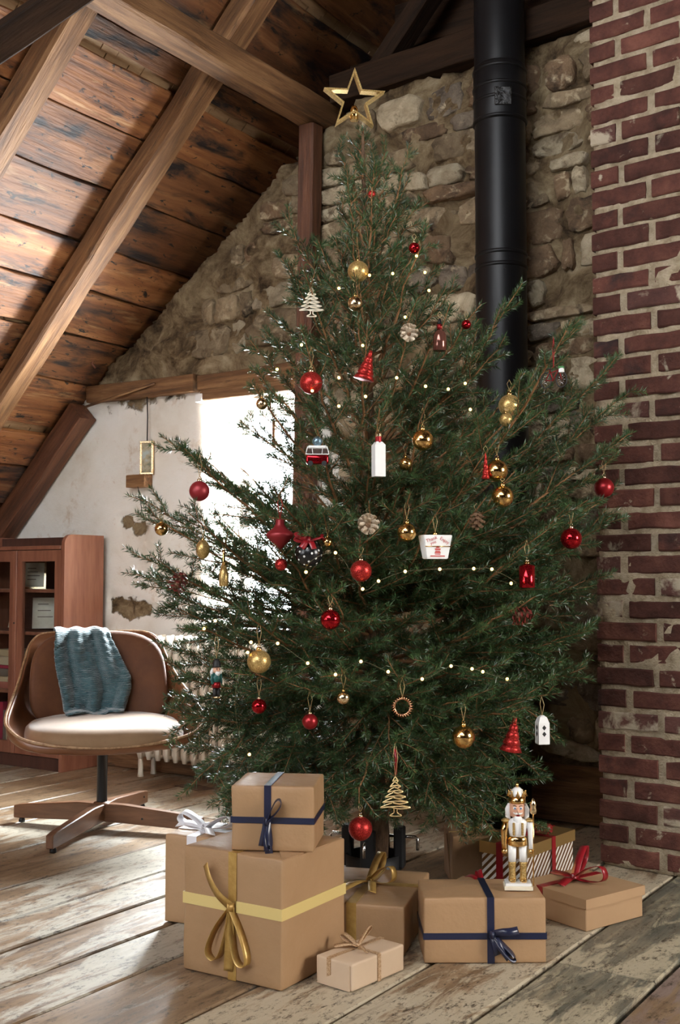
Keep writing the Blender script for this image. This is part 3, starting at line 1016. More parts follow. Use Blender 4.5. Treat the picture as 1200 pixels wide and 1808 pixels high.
cbo = np.array([(CBX0 + CBX1) / 2, (CBY0 + CBY1) / 2, 0])


def standing_card(x, z, w, h, lean, label, lines=4, mat='paper', frame=False, dy=0.0, rz=0.0):
    t = thing('framed_card' if frame else 'paper_card', label, 'card', cbo + np.array([x, .02 + dy, z]), rz)
    m_ = Matrix.Rotation(lean, 4, 'X')
    if frame:
        box('frame', -w / 2 - .012, w / 2 + .012, .002, .012, 0, h + .024, MT['gold_pale'], t, .002, 1, m_)
    box('sheet', -w / 2, w / 2, -.002, .002 if not frame else .0015, .012, h + .012, MT[mat], t, 0, 1, m_)
    for i in range(lines):
        zz = h * (.85 - i * .62 / max(1, lines))
        box('text_line', -w * .3, w * (.12 + .18 * ((i * 7) % 3) / 2), -.0026, -.002, zz, zz + .004, MT['ink'], t, 0, 1, m_)
    return t


standing_card(-.02, shelf_z[3] + .016, .105, .125, -.12, 'pale certificate in a thin frame on the top bookcase shelf', 4, frame=True, dy=-.02, rz=.7)
standing_card(.10, shelf_z[3] + .016, .03, .12, -.05, 'narrow pale card standing at the right of the top shelf', 0, dy=.04, rz=.6)
standing_card(-.17, shelf_z[3] + .016, .06, .10, -.25, 'small leaning photo behind the left glass door', 2, rz=.6)
standing_card(.05, shelf_z[2] + .016, .13, .16, -.15, 'cream document leaning on the middle bookcase shelf', 3, rz=.75)
standing_card(-.2, shelf_z[2] + .016, .05, .06, -.4, 'little pale card lying behind the left door', 0, rz=.5)
rk = random.Random(8)
bkc = [(.32, .10, .07), (.12, .06, .04), (.40, .30, .18), (.30, .02, .05), (.16, .13, .10), (.45, .36, .24), (.10, .14, .12)]
bkn = ['brown', 'dark brown', 'tan', 'crimson', 'grey', 'cream', 'dark green']
cov = [plain('book_cover_%d' % i, c, .6) for i, c in enumerate(bkc)]
z = shelf_z[1] + .016
for i in range(6):
    h = [.035, .028, .04, .018, .045, .035][i]
    k = [0, 2, 4, 3, 5, 2][i]
    b_ = thing('book', ['lowest brown', 'second lowest tan', 'grey third from the bottom', 'thin crimson', 'thick cream', 'topmost tan'][i] + ' book in the flat stack in the bookcase', 'book', cbo + np.array([-.15, .02, z]), rk.uniform(-.1, .1), 'books lying in a stack')
    boxes('cover', [(-.10, .10, -.085, .075, 0, .003), (-.10, .10, -.085, .075, h - .005, h - .002), (-.10, .10, -.085, -.082, .003, h - .005)], cov[k], b_)
    box('pages', -.097, .097, -.082, .072, .003, h - .005, MT['paper'], b_)
    z += h
x = -.30
for i in range(9):
    w = rk.uniform(.02, .04); h = rk.uniform(.17, .24)
    k = i % 7
    b_ = thing('book', 'upright %s book number %s from the left on the low bookcase shelf' % (bkn[k], ['one', 'two', 'three', 'four', 'five', 'six', 'seven', 'eight', 'nine'][i]), 'book', cbo + np.array([x + w / 2, 0, shelf_z[0] + .016]), 0, 'upright books on the low shelf')
    boxes('cover', [(-w / 2, -w / 2 + .003, -.06, .08, 0, h), (w / 2 - .003, w / 2, -.06, .08, 0, h), (-w / 2 + .003, w / 2 - .003, -.06, -.057, 0, h)], cov[k], b_)
    box('pages', -w / 2 + .003, w / 2 - .003, -.057, .077, .004, h - .004, MT['paper'], b_)
    x += w + .002

# ================================================================== HANGING PICTURE + WALL BLOCK
pc = on_y(258, 808, WY - .05)
fpz = pc[2]
pt = thing('framed_picture', 'tiny gilt framed print hanging on a cord from the wall timber', 'picture', (pc[0], pc[1], fpz), .35)
w2, h2 = .036, .085
boxes('frame', [(-w2, w2, 0, .015, h2 - .012, h2), (-w2, w2, 0, .015, -h2, -h2 + .012), (-w2, -w2 + .011, 0, .015, -h2 + .012, h2 - .012), (w2 - .011, w2, 0, .015, -h2 + .012, h2 - .012)], MT['gold_pale'], pt, .002)
box('print', -w2 + .010, w2 - .010, .004, .008, -h2 + .011, h2 - .011, surf('faded_print', [(0.35, (.10, .12, .08)), (0.5, (.30, .25, .15)), (0.65, (.30, .34, .32))], ns=28, rough=.5, bstr=0), pt)
box('backing', -w2 + .002, w2 - .002, .015, .045, -h2, h2, MT['rafter'], pt)
tube('cord', [(0, .01, h2), (0, .012, h2 + .12), (-.006, .015, 1.888 - fpz)], .003, MT['black'], pt, 6)
pb = on_y(248, 850, WY - .035)
blk = thing('wall_block', 'small wooden block fixed to the plaster below the hanging picture', 'block', (pb[0], WY - .045, pb[2]), 0)
box('block', -.065, .065, -.03, .03, -.032, .032, MT['rafter'], blk, .005)
tube('wire', [(.02, -.03, -.03), (.028, -.02, -.09), (.02, 0, -.15)], .002, MT['black'], blk, 5)
nl = box('wooden_cleat', -.02, .02, -.02, .02, -.02, .02, MT['white'], None, .002, 1, Matrix.Translation((-3.585, WY - .045, 1.82)))
tag(nl, 'small pale wooden cleat at the top corner of the window', 'cleat')
o = tubes('wood_strip', [([(-4.33, WY - .10, 1.83), (-3.86, WY - .075, 1.915)], .007), ], MT['rafter'], None, 5)
tag(o, 'thin wooden lath leaning along the wall timber', 'lath')
vs = []
rag = mesh('rag', *(lambda g: (g[0], g[1]))((lambda n: ([(-4.40 + .16 * i / n + .01 * math.sin(j * 3), WY - .10 - .03 * math.sin(i * 1.7 + j), 1.965 + .08 * i / n + .05 * (j / 3) + .012 * math.sin(i * 2.1 + j * 2)) for i in range(n + 1) for j in range(4)], [(i * 4 + j, i * 4 + j + 1, (i + 1) * 4 + j + 1, (i + 1) * 4 + j) for i in range(n) for j in range(3)]))(12)), surf('faded_rag', [(0.4, (.20, .07, .05)), (0.6, (.36, .17, .13))], ns=20, rough=.9), None, None, True)
mod(rag, 'SOLIDIFY', thickness=.006)
tag(rag, 'faded red rag tucked on the timber under the roof', 'rag')

# ================================================================== LOUNGE CHAIR
TH = math.radians(231)
chx, chy = -3.175, 3.14
cr = thing('lounge_chair', 'bent plywood swivel lounge chair with tan cushions', 'chair', (chx, chy, 0), TH)
rim = [(0, -.33, .725), (.19, -.33, .725), (.255, -.315, .69), (.285, -.25, .615), (.312, -.12, .54), (.342, .02, .482), (.36, .12, .44), (.352, .20, .412), (.29, .262, .374), (.15, .298, .350), (0, .308, .343)]
pan = [(0, -.20, .35), (.10, -.195, .35), (.16, -.17, .35), (.20, -.12, .35), (.23, -.05, .348), (.25, .03, .345), (.25, .1, .343), (.24, .17, .340), (.2, .22, .340), (.11, .255, .338), (0, .265, .337)]
rimc = catmull(rim, 4); panc = catmull(pan, 4)
full = [(r, p) for r, p in zip(rimc, panc)]
mir = [(r * np.array([-1, 1, 1]), p * np.array([-1, 1, 1])) for r, p in full[1:-1]]
loop = full + list(reversed(mir))
vs, fs = [], []
NV = 8
for r, p in loop:
    for k in range(NV + 1):
        v = k / NV
        q = p * (1 - v) + r * v
        out = np.array([q[0], q[1] - .03, 0]); out /= np.linalg.norm(out) + 1e-9
        q = q + out * .035 * math.sin(PI * v) * (1 if r[2] > .36 else .4) + np.array([0, 0, -.022 * math.sin(PI * v)])
        vs.append(q)
nl_ = len(loop)
for i in range(nl_):
    j = (i + 1) % nl_
    for k in range(NV):
        fs.append((i * (NV + 1) + k, j * (NV + 1) + k, j * (NV + 1) + k + 1, i * (NV + 1) + k + 1))
vs.append(np.array([0, .04, .330])); c_ = len(vs) - 1
for i in range(nl_):
    j = (i + 1) % nl_
    fs.append((i * (NV + 1), c_, j * (NV + 1)))
shl = mesh('shell', vs, fs, MT['ply'], cr, None, True)
bmx = bmesh.new(); bmx.from_mesh(shl.data); bmesh.ops.recalc_face_normals(bmx, faces=bmx.faces); bmx.to_mesh(shl.data); bmx.free()
mod(shl, 'SOLIDIFY', thickness=.013, offset=-1)
tube('edge_trim', [r + np.array([0, 0, .001]) for r, p in loop], .0055, MT['ply_edge'], cr, 6, True)
# seat cushion
vs, fs = [], []
n = 56
prof = [(.90, .345), (.985, .352), (1.0, .368), (.985, .388), (.93, .404), (.78, .415), (.5, .420), (.2, .421)]
for s_, z in prof:
    for i in range(n):
        a = 2 * PI * i / n
        c, d = math.cos(a), math.sin(a)
        r = (abs(c) ** 2.7 + abs(d) ** 2.7) ** (-1 / 2.7) * s_
        vs.append((.292 * r * c, .062 + .252 * r * d, z + .010 * (1 if d < 0 else -1) * abs(d) * s_))
for j in range(len(prof) - 1):
    for i in range(n):
        l = (i + 1) % n
        fs.append((j * n + i, j * n + l, (j + 1) * n + l, (j + 1) * n + i))
fs.append(tuple(reversed(range(n)))); fs.append(tuple((len(prof) - 1) * n + i for i in range(n)))
mesh('seat_cushion', vs, fs, MT['seat_velvet'], cr, None, True)


def ysh(x, z): return -.185 - .33 * (z - .33) + .9 * x * x


vs, fs = [], []
prof = [(1.0, -.002), (1.02, .02), (1.0, .042), (.95, .052), (.8, .057), (.5, .058), (.2, .058)]
for s_, t in prof:
    for i in range(n):
        a = 2 * PI * i / n
        c, d = math.cos(a), math.sin(a)
        r = (abs(c) ** 3.4 + abs(d) ** 3.4) ** (-1 / 3.4) * s_
        zz = .545 + .185 * r * d
        xx = (.262 - .012 * d) * r * c
        vs.append((xx, ysh(xx, zz) + .012 + t, zz))
for j in range(len(prof) - 1):
    for i in range(n):
        l = (i + 1) % n
        fs.append((j * n + i, j * n + l, (j + 1) * n + l, (j + 1) * n + i))
fs.append(tuple((len(prof) - 1) * n + i for i in range(n)))
bc_ = mesh('back_cushion', vs, fs, MT['velvet'], cr, None, True)
# pedestal
lathe('stem', [(.030, .05), (.022, .075), (.020, .09), (.020, .278), (.030, .283), (.031, .290), (.024, .296), (.022, .303)], MT['gunmetal'], cr, 20)
box('swivel_plate', -.10, .10, -.08, .08, .300, .328, MT['black'], cr, .006)
lathe('adjuster_knob', [(.008, 0), (.011, .01), (.010, .025)], MT['white'], cr, 10, Matrix.Translation((-.13, .02, .292)))
R2 = Matrix.Rotation(-TH, 4, 'Z')
for k, (dx, dy, ln) in enumerate(((.145, -.38, .405), (-.33, -.093, .36), (-.145, .385, .40), (.33, .095, .40))):
    d = (R2 @ Vector((dx, dy, 0))).normalized()
    up = Vector((0, 0, 1))
    mtx, _ = frame_mtx(d * .02, d, up)
    vs = []
    for x, zb, zt, hwid in ((0, .028, .094, .022), (.08, .026, .094, .018), (ln - .03, .017, .070, .014), (ln, .017, .064, .014)):
        for sy, z in ((-1, zb), (1, zb), (1, zt), (-1, zt)): vs.append((x, sy * hwid, z))
    fs = []
    for i in range(3):
        for j in range(4):
            l = (j + 1) % 4
            fs.append((i * 4 + j, (i + 1) * 4 + j, (i + 1) * 4 + l, i * 4 + l))
    fs += [(0, 1, 2, 3), (15, 14, 13, 12)]
    bm = bmesh.new(); me = bpy.data.meshes.new('t'); me.from_pydata(vs, [], fs); bm.from_mesh(me)
    bmesh.ops.bevel(bm, geom=bm.edges[:], offset=.003, segments=1, affect='EDGES')
    ob = from_bm('base_arm', bm, MT['leg_wood'], cr, mtx)
    lathe('glide', [(.012, 0), (.012, .010), (.006, .020)], MT['black'], ob, 10, Matrix.Translation((ln - .03, 0, 0)))
    for xx in (.16, ln - .05):
        lathe('bolt', [(.0045, 0), (.004, .003)], MT['black'], ob, 8, Matrix.Translation((xx, -.0165, .048)) @ Matrix.Rotation(PI / 2, 4, 'X'))
lathe('hub', [(.034, .04), (.036, .088), (.030, .098), (.012, .102)], MT['leg_wood'], cr, 20)

# ---- knitted throw over the chair back
TR = cr.matrix_basis
nu, nv = 44, 90
vs, fs = [], []
for j in range(nv + 1):
    v = j / nv
    for i in range(nu + 1):
        u = i / nu
        if v < .22:      # behind the back, coming up
            t = v / .22
            zb = .56 + .17 * t; yb = -.372 + .015 * t
            xl, xr = .165, -.02
        else:
            t = (v - .22) / .78
            zb = .742 - .018 * t - .315 * t
            yb = None
            xl = .168 - .02 * t + .012 * math.sin(t * 5)
            xr = -.035 - .085 * min(1, t / .55) + .035 * max(0, (t - .7) / .3)
        x = xl + (xr - xl) * u
        f1 = math.sin(u * 15 + 1.8 * math.sin(v * 3.2)) * .017 + math.sin(u * 29 + v * 5 + 2) * .008 + .020 * mnoise.noise(Vector((u * 5, v * 5, 2)))
        cbl = .009 * abs(math.sin(v * 46 + 1.6 * math.sin(u * 12))) * (0.4 + .6 * (math.sin(u * 20) > 0))
        if yb is None:
            tt = min(1, t / .07)
            ysurf = ysh(x, min(zb, .70)) + .078
            y = (-.352) * (1 - tt) + ysurf * tt + (f1 + cbl + .022) * min(1, t / .12)
            z = zb + .014 * math.sin(PI * min(1, t / .10)) + .004 * math.sin(u * 18) * (1 - t)
            if t > .93:
                z = max(z, .428); y += .07 * (t - .93) / .07 + .02 * math.sin(u * 11) * (t - .93) / .07
            else: z = z
            z += (.008 * math.sin(u * 9)) * t
        else:
            y = yb - abs(f1) * .6; z = zb
        vs.append((x, y, z))
for j in range(nv):
    for i in range(nu):
        a = j * (nu + 1) + i
        fs.append((a, a + 1, a + nu + 2, a + nu + 1))
th = mesh('knitted_throw', vs, fs, MT['knit'], None, TR.copy(), True)
mod(th, 'SOLIDIFY', thickness=.009, offset=0)
tag(th, 'teal cable knit throw draped over the chair back', 'blanket')

# ================================================================== GIFTS
def bow(parent, c, nrm, up, mat, w, loops, tails, name='bow'):
    """c knot; loops (angle from up, length, spread, flatness, lift), tails (angle, length, curl, lift) in the face plane"""
    c, nrm, up = np.array(c, float), np.array(nrm, float), np.array(up, float)
    sd = np.cross(up, nrm)   # to the right seen from outside
    vs, fs = [], []
    root = None
    for (ang, ln, spread, flat, lift) in loops:
        d = math.cos(ang) * up + math.sin(ang) * sd
        s_ = math.cos(ang) * sd - math.sin(ang) * up
        sdir = s_ * (1 - flat) + nrm * flat
        wd = nrm * (1 - flat) + s_ * flat + .0001 * d
        P = [c + nrm * .004, c + d * ln * .45 + sdir * spread * .8 + nrm * lift * .6, c + d * ln * .88 + sdir * spread * .9 + nrm * lift, c + d * ln + nrm * lift, c + d * ln * .85 - sdir * spread * .6 + nrm * lift * .9, c + d * ln * .42 - sdir * spread * .45 + nrm * lift * .5, c + nrm * .004]
        P = catmull(P, 7)
        v, f = band_data(P, wd, w * .85, .0012, len(vs)); vs += v; fs += f
    for (ang, ln, curl, lift) in tails:
        d = math.cos(ang) * up + math.sin(ang) * sd
        s_ = math.cos(ang) * sd - math.sin(ang) * up
        P = catmull([c + nrm * .003, c + d * ln * .35 + nrm * (lift * .7 + .004), c + d * ln * .7 + s_ * curl * .5 + nrm * lift, c + d * ln + s_ * curl + nrm * lift * .6], 6)
        m_ = len(P)
        wd = [s_ + nrm * (.35 * math.sin(2.2 * i / m_)) for i in range(m_)]
        v, f = band_data(P, wd, w * .85, .0012, len(vs)); vs += v; fs += f
    o = mesh(name, vs, fs, mat, parent, None, True)
    k = catmull([c - sd * w * .3 + nrm * .001, c + nrm * (w * .45 + .004), c + sd * w * .3 + nrm * .001], 5)
    v, f = band_data(k, up, w * .75, .003)
    mesh('knot', v, f, mat, o, None, True)
    return o


def ribbon_loop(parent, mat, w, axis, pos, W_, D_, H_, name='ribbon', tilt=0.0, zlo=0.0):
    """ribbon round the box in a plane; axis x: ribbon lies in the plane x = pos; z: horizontal at height pos"""
    e = .0015
    if axis == 'x':
        P = [(pos, -e, zlo), (pos, -e, H_ + e), (pos, D_ + e, H_ + e), (pos, D_ + e, zlo)]; wv = (1, 0, 0)
    elif axis == 'y':
        P = [(-e, pos, zlo), (-e, pos, H_ + e), (W_ + e, pos, H_ + e), (W_ + e, pos, zlo)]; wv = (0, 1, 0)
    else:
        P = [(-e, -e, pos), (W_ + e, -e, pos), (W_ + e, D_ + e, pos), (-e, D_ + e, pos), (-e, -e, pos)]; wv = (0, 0, 1)
    vs, fs = [], []
    for a, b in zip(P[:-1], P[1:]):
        a, b = np.array(a, float), np.array(b, float)
        L = max(2, int(np.linalg.norm(b - a) / .03))
        pts = [a + (b - a) * i / L for i in range(L + 1)]
        v, f = band_data(pts, wv, w, .0012, len(vs)); vs += v; fs += f
    return mesh(name, vs, fs, mat, parent)


def wrapped(parent, W_, D_, H_, mat, name='wrapped_box', seed=0):
    bm = bmesh.new()
    bx(bm, 0, W_, 0, D_, 0, H_)
    bmesh.ops.subdivide_edges(bm, edges=bm.edges[:], cuts=9, use_grid_fill=True)
    for v in bm.verts:
        inside = [0 < v.co.x < W_, 0 < v.co.y < D_, 0 < v.co.z < H_]
        k = mnoise.noise(Vector((v.co.x * 16 + seed, v.co.y * 16, v.co.z * 9))) * .0022
        if v.co.z <= 1e-6: continue
        v.co += Vector((k if not inside[0] else 0, k if not inside[1] else 0, k if not inside[2] else 0))
    o = from_bm(name, bm, mat, parent)
    mod(o, 'BEVEL', width=.004, segments=2, limit_method='ANGLE', angle_limit=math.radians(40))
    o.data.polygons.foreach_set('use_smooth', [True] * len(o.data.polygons))
    return o


def flap(parent, pts, mat, nrm):
    p = [np.array(q, float) for q in pts]
    n_ = np.array(nrm, float) * .0015
    vs = p + [q + n_ for q in p]
    k = len(p)
    fs = [tuple(range(k))[::-1], tuple(range(k, 2 * k))] + [(i, (i + 1) % k, k + (i + 1) % k, k + i) for i in range(k)]
    return mesh('paper_flap', vs, fs, mat, parent)


# big box, gold ribbon
W_, D_, H_ = .292, .275, .296
g = thing('gift_box', 'largest kraft paper gift with yellow band and drooping gold bow', 'gift', (-1.877, 2.136, 0), math.radians(1.4), group='gifts under the tree')
wrapped(g, W_, D_, H_, MT['kraft'], seed=1)
ribbon_loop(g, MT['gold_rib'], .024, 'x', .150, W_, D_, H_, 'ribbon')
ribbon_loop(g, MT['yellow_rib'], .027, 'z', .172, W_, D_, H_, 'ribbon')
bow(g, (.150, -.004, .172), (0, -1, 0), (0, 0, 1), MT['gold_rib'], .026, [(PI - .40, .135, .022, .12, .016), (PI + .34, .135, .026, .12, .012)], [(-.75, .115, .012, .022), (PI - .02, .15, .01, .006)])
flap(g, [(.292, .0, .296), (.21, .10, .298), (.292, .2, .296)], MT['kraft'], (0, 0, 1))
# navy gift on top of it
W_, D_, H_ = .199, .19, .153
g = thing('gift_box', 'kraft gift with navy ribbon sitting on the largest gift', 'gift', (-1.741, 2.150, .2985), math.radians(27), group='gifts under the tree')
wrapped(g, W_, D_, H_, MT['kraft'], seed=2)
ribbon_loop(g, MT['navy_rib'], .017, 'x', .088, W_, D_, H_)
ribbon_loop(g, MT['navy_rib'], .015, 'z', .073, W_, D_, H_)
bow(g, (.088, -.004, .073), (0, -1, 0), (0, 0, 1), MT['navy_rib'], .022, [(.55, .062, .012, .15, .02), (PI - .1, .06, .008, .4, .012)], [(PI - .03, .078, -.004, .012), (PI + .12, .06, .004, .008)])
# tall gift with white bow
W_, D_, H_ = .24, .18, .238
g = thing('gift_box', 'tall kraft gift with white ribbon partly behind the largest gift', 'gift', (-2.175, 2.395, 0), math.radians(11), group='gifts under the tree')
wrapped(g, W_, D_, H_, MT['kraft'], seed=3)
ribbon_loop(g, MT['white_rib'], .03, 'x', .085, W_, D_, H_)
ribbon_loop(g, MT['white_rib'], .03, 'y', .09, W_, D_, H_)
bow(g, (.085, .08, .240), (0, 0, 1), (.2, .98, 0), MT['white_rib'], .034, [(-1.75, .085, .02, .8, .03), (1.45, .085, .02, .8, .03)], [(2.3, .09, .0, .012), (-2.0, .09, .02, .016)])
# small pale gift with jute ribbon
W_, D_, H_ = .110, .196, .062
g = thing('gift_box', 'small pale gift with glitter jute ribbon in the front row', 'gift', (-1.557, 2.243, 0), math.radians(-7), group='gifts under the tree')
wrapped(g, W_, D_, H_, MT['kraft_light'], seed=4)
ribbon_loop(g, MT['jute_rib'], .012, 'y', .098, W_, D_, H_)
ribbon_loop(g, MT['jute_rib'], .012, 'x', .040, W_, D_, H_)
bow(g, (.045, .098, .064), (0, 0, 1), (-.25, .97, 0), MT['jute_rib'], .013, [(-1.3, .05, .008, .8, .018), (.3, .045, .010, .75, .035)], [(2.2, .05, .004, .006), (-2.3, .055, .01, .008)])
flap(g, [(.0, -.002, .0), (.105, -.002, .058), (.105, -.002, .0)], MT['kraft_light'], (0, -1, 0))
# middle gift, gold ribbon on top
W_, D_, H_ = .252, .355, .121
g = thing('gift_box', 'flat kraft gift with gold bow on top in the middle of the row', 'gift', (-1.712, 2.428, 0), math.radians(18.9), group='gifts under the tree')
wrapped(g, W_, D_, H_, MT['kraft'], seed=5)
ribbon_loop(g, MT['gold_rib'], .026, 'x', .115, W_, D_, H_)
ribbon_loop(g, MT['gold_rib'], .026, 'y', .20, W_, D_, H_)
bow(g, (.115, .20, .124), (0, 0, 1), (0, 1, 0), MT['gold_rib'], .026, [(.3, .075, .026, .95, .045), (2.0, .085, .028, .92, .03)], [(2.75, .12, .012, .01), (-2.6, .11, -.01, .008)])
# long navy gift in front
W_, D_, H_ = .302, .181, .158
g = thing('gift_box', 'wide kraft gift with navy ribbon carrying the nutcracker', 'gift', (-1.406, 2.491, 0), math.radians(34.4), group='gifts under the tree')
wrapped(g, W_, D_, H_, MT['kraft'], seed=6)
ribbon_loop(g, MT['navy_rib'], .018, 'x', .165, W_, D_, H_)
ribbon_loop(g, MT['navy_rib'], .016, 'z', .066, W_, D_, H_)
bow(g, (.168, -.004, .072), (0, -1, 0), (0, 0, 1), MT['navy_rib'], .022, [(PI - .75, .075, .010, .3, .018)], [(1.15, .062, .014, .02), (PI - .62, .07, .0, .016), (PI - .35, .05, .006, .012)])
NAVY = g


# boxes with lids
def lidded(label, loc, rz, W_, D_, H_, lid_h, body_mat, lid_mat):
    g = thing('gift_box', label, 'gift', loc, math.radians(rz), group='gifts under the tree')
    box('box_body', .005, W_ - .005, .005, D_ - .005, 0, H_ - .004, body_mat, g, .002, 1)
    b_ = boxes('lid', [(0, W_, 0, D_, H_ - .003, H_), (0, W_, 0, .0025, H_ - lid_h, H_ - .003), (0, W_, D_ - .0025, D_, H_ - lid_h, H_ - .003), (0, .0025, .0025, D_ - .0025, H_ - lid_h, H_ - .003), (W_ - .0025, W_, .0025, D_ - .0025, H_ - lid_h, H_ - .003)], lid_mat, g)
    return g


g = lidded('flat kraft card box with lid and red satin bow by the chimney', (-1.392, 3.026, 0), -19.7, .243, .246, .086, .026, MT['card'], MT['card'])
ribbon_loop(g, MT['red_rib'], .022, 'x', .075, .243, .246, .086)
bow(g, (.085, .13, .088), (0, 0, 1), (.3, .95, 0), MT['red_rib'], .026, [(-.7, .10, .034, .9, .05), (1.2, .11, .028, .92, .030)], [(2.5, .095, .0, .008), (-1.9, .09, .01, .005)])


def stripes():
    m, nt, b = new_mat('gold_and_white_stripes')
    tc = nd(nt, 'ShaderNodeTexCoord')
    sx = nd(nt, 'ShaderNodeSeparateXYZ'); nt.links.new(tc.outputs['Object'], sx.inputs[0])
    a1 = nd(nt, 'ShaderNodeMath', operation='ADD'); nt.links.new(sx.outputs[0], a1.inputs[0]); nt.links.new(sx.outputs[1], a1.inputs[1])
    a2 = nd(nt, 'ShaderNodeMath', operation='SUBTRACT'); nt.links.new(a1.outputs[0], a2.inputs[0]); nt.links.new(sx.outputs[2], a2.inputs[1])
    m3 = nd(nt, 'ShaderNodeMath', operation='MULTIPLY'); nt.links.new(a2.outputs[0], m3.inputs[0]); m3.inputs[1].default_value = 44
    fr = nd(nt, 'ShaderNodeMath', operation='FRACT'); nt.links.new(m3.outputs[0], fr.inputs[0])
    gt = nd(nt, 'ShaderNodeMath', operation='GREATER_THAN'); nt.links.new(fr.outputs[0], gt.inputs[0]); gt.inputs[1].default_value = .5
    nt.links.new(mixc(nt, gt.outputs[0], (.75, .70, .62), (.34, .17, .07)), b.inputs['Base Color'])
    nt.links.new(mapr(nt, gt.outputs[0], 0, 1, 0, .8), b.inputs['Metallic'])
    b.inputs['Roughness'].default_value = .3
    return m


g = lidded('striped gift box with gold lid and red ribbon behind the nutcracker', (-1.553, 3.088, 0), -5.5, .152, .315, .168, .034, stripes(), plain('gold_card', (.62, .42, .16), .3, .8))
ribbon_loop(g, MT['red_rib'], .022, 'x', .07, .152, .315, .168)
ribbon_loop(g, MT['red_rib'], .022, 'y', .175, .152, .315, .168)
bow(g, (.07, .17, .171), (0, 0, 1), (.4, .9, 0), MT['red_rib'], .024, [(1.3, .085, .02, .95, .02), (-1.6, .06, .018, .95, .02)], [(.9, .07, 0, .006), (2.4, .05, .0, .006)])
# kraft gift behind, at the foot of the pipe
W_, D_, H_ = .155, .18, .143
g = thing('gift_box', 'kraft gift with gold thread behind the striped box', 'gift', (-1.696, 3.186, 0), math.radians(36.7), group='gifts under the tree')
wrapped(g, W_, D_, H_, MT['kraft'], seed=8)
ribbon_loop(g, MT['gold_rib'], .006, 'y', .06, W_, D_, H_)
flap(g, [(-.002, .02, .0), (-.002, .10, .13), (-.002, .16, .0)], MT['kraft'], (-1, 0, 0))
bow(g, (.10, .08, .145), (0, 0, 1), (0, 1, 0), MT['gold_rib'], .008, [(.6, .06, .012, .6, .04), (-1.5, .05, .01, .7, .02)], [(2.2, .05, 0, .01)])
# low box behind the wide gift
W_, D_, H_ = .20, .15, .088
g = thing('gift_box', 'low kraft gift with thin red ribbon wedged behind the wide gift', 'gift', (-1.545, 2.83, 0), math.radians(3), group='gifts under the tree')
wrapped(g, W_, D_, H_, MT['card'], seed=9)
ribbon_loop(g, MT['red_rib'], .012, 'y', .08, W_, D_, H_)
bow(g, (.09, .08, .090), (0, 0, 1), (0, 1, 0), MT['red_rib'], .016, [(-.6, .06, .01, .7, .02)], [(2.0, .07, .01, .01), (-1.2, .07, .01, .014)])

# ================================================================== NUTCRACKER FIGURE
nb_ = on_floor(914, 1569, .159)
nc = thing('nutcracker', 'white and gold nutcracker figure with crown and staff on the wide gift', 'figurine', (nb_[0], nb_[1], .1605), math.radians(30))
box('base_plate', -.036, .036, -.026, .026, 0, .010, MT['cream'], nc, .001, 1)
box('base_block', -.033, .033, -.023, .023, .010, .017, MT['white'], nc, .001, 1)
sk = plain('painted_skin', (.72, .40, .27), .4)
for sx in (-1, 1):
    T_ = Matrix.Translation((sx * .014, 0, .017))
    bt = lathe('boot', [(.009, 0), (.010, .004), (.009, .012), (.0085, .03), (.0105, .048), (.010, .050)], MT['gold_glit'], nc, 14, T_)
    box('toe', -.007, .007, -.017, -.002, 0, .009, MT['gold'], bt, .003, 2)
    lathe('leg', [(.010, .050), (.0105, .07), (.011, .094)], MT['white'], nc, 14, T_)
lathe('tunic', [(.024, 0), (.026, .004), (.025, .018), (.021, .024)], MT['gold'], nc, 20, Matrix.Translation((0, 0, .108)) @ Matrix.Diagonal((1, .75, 1, 1)))
lathe('torso', [(.020, 0), (.022, .012), (.0255, .034), (.025, .040), (.012, .046), (.009, .052)], MT['white'], nc, 20, Matrix.Translation((0, 0, .130)) @ Matrix.Diagonal((1, .78, 1, 1)))
for sx in (-1, 1):
    box('braid', sx * .011 - .003, sx * .011 + .003, -.0215, -.017, .136, .168, MT['gold_glit'], nc, .001, 1)
for sx in (-1, 1):
    a_ = tube('arm', [(sx * .029, 0, .168), (sx * .034, -.001, .145), (sx * .034, -.004, .115), (sx * .034, -.006, .100)], [.009, .009, .007, .0065], MT['gold' if sx < 0 else 'white'], nc, 10)
    lathe('epaulette', [(.011, 0), (.011, .004), (.004, .008)], MT['gold_glit'], a_, 12, Matrix.Translation((sx * .030, 0, .168)))
    lathe('hand', [(.003, 0), (.008, .004), (.008, .010), (.004, .014)], MT['gold'], a_, 10, Matrix.Translation((sx * .034, -.007, .087)))
hd = lathe('head', [(.010, 0), (.0185, .004), (.0195, .018), (.019, .034), (.017, .038)], sk, nc, 20, Matrix.Translation((0, 0, .178)))
H0 = .178
for sx in (-1, 1):
    for nm, r_, mt, yy in (('eye', .0042, MT['white'], -.0175), ('pupil', .0022, plain('eye_blue', (.05, .12, .3), .3), -.0205)):
        lathe(nm, [(r_ * .6, -.001), (r_, .0005), (r_ * .7, .0015)], mt, hd, 10, Matrix.Translation((sx * .0075, yy, .026)) @ Matrix.Rotation(PI / 2, 4, 'X'))
    tube('eyebrow', [(sx * .003, -.0195, .031), (sx * .008, -.0195, .0335), (sx * .012, -.017, .032)], .0011, MT['cone'], hd, 5)
    tube('moustache', [(sx * .001, -.021, .0135), (sx * .006, -.021, .0125), (sx * .012, -.018, .015)], [.0028, .0026, .0010], MT['white'], hd, 6)
tube('nose', [(0, -.018, .026), (0, -.0245, .0185), (0, -.019, .0165)], [.002, .0036, .003], sk, hd, 8)
box('mouth', -.004, .004, -.0212, -.019, .006, .010, MT['red_matte'], hd, .0008, 1)
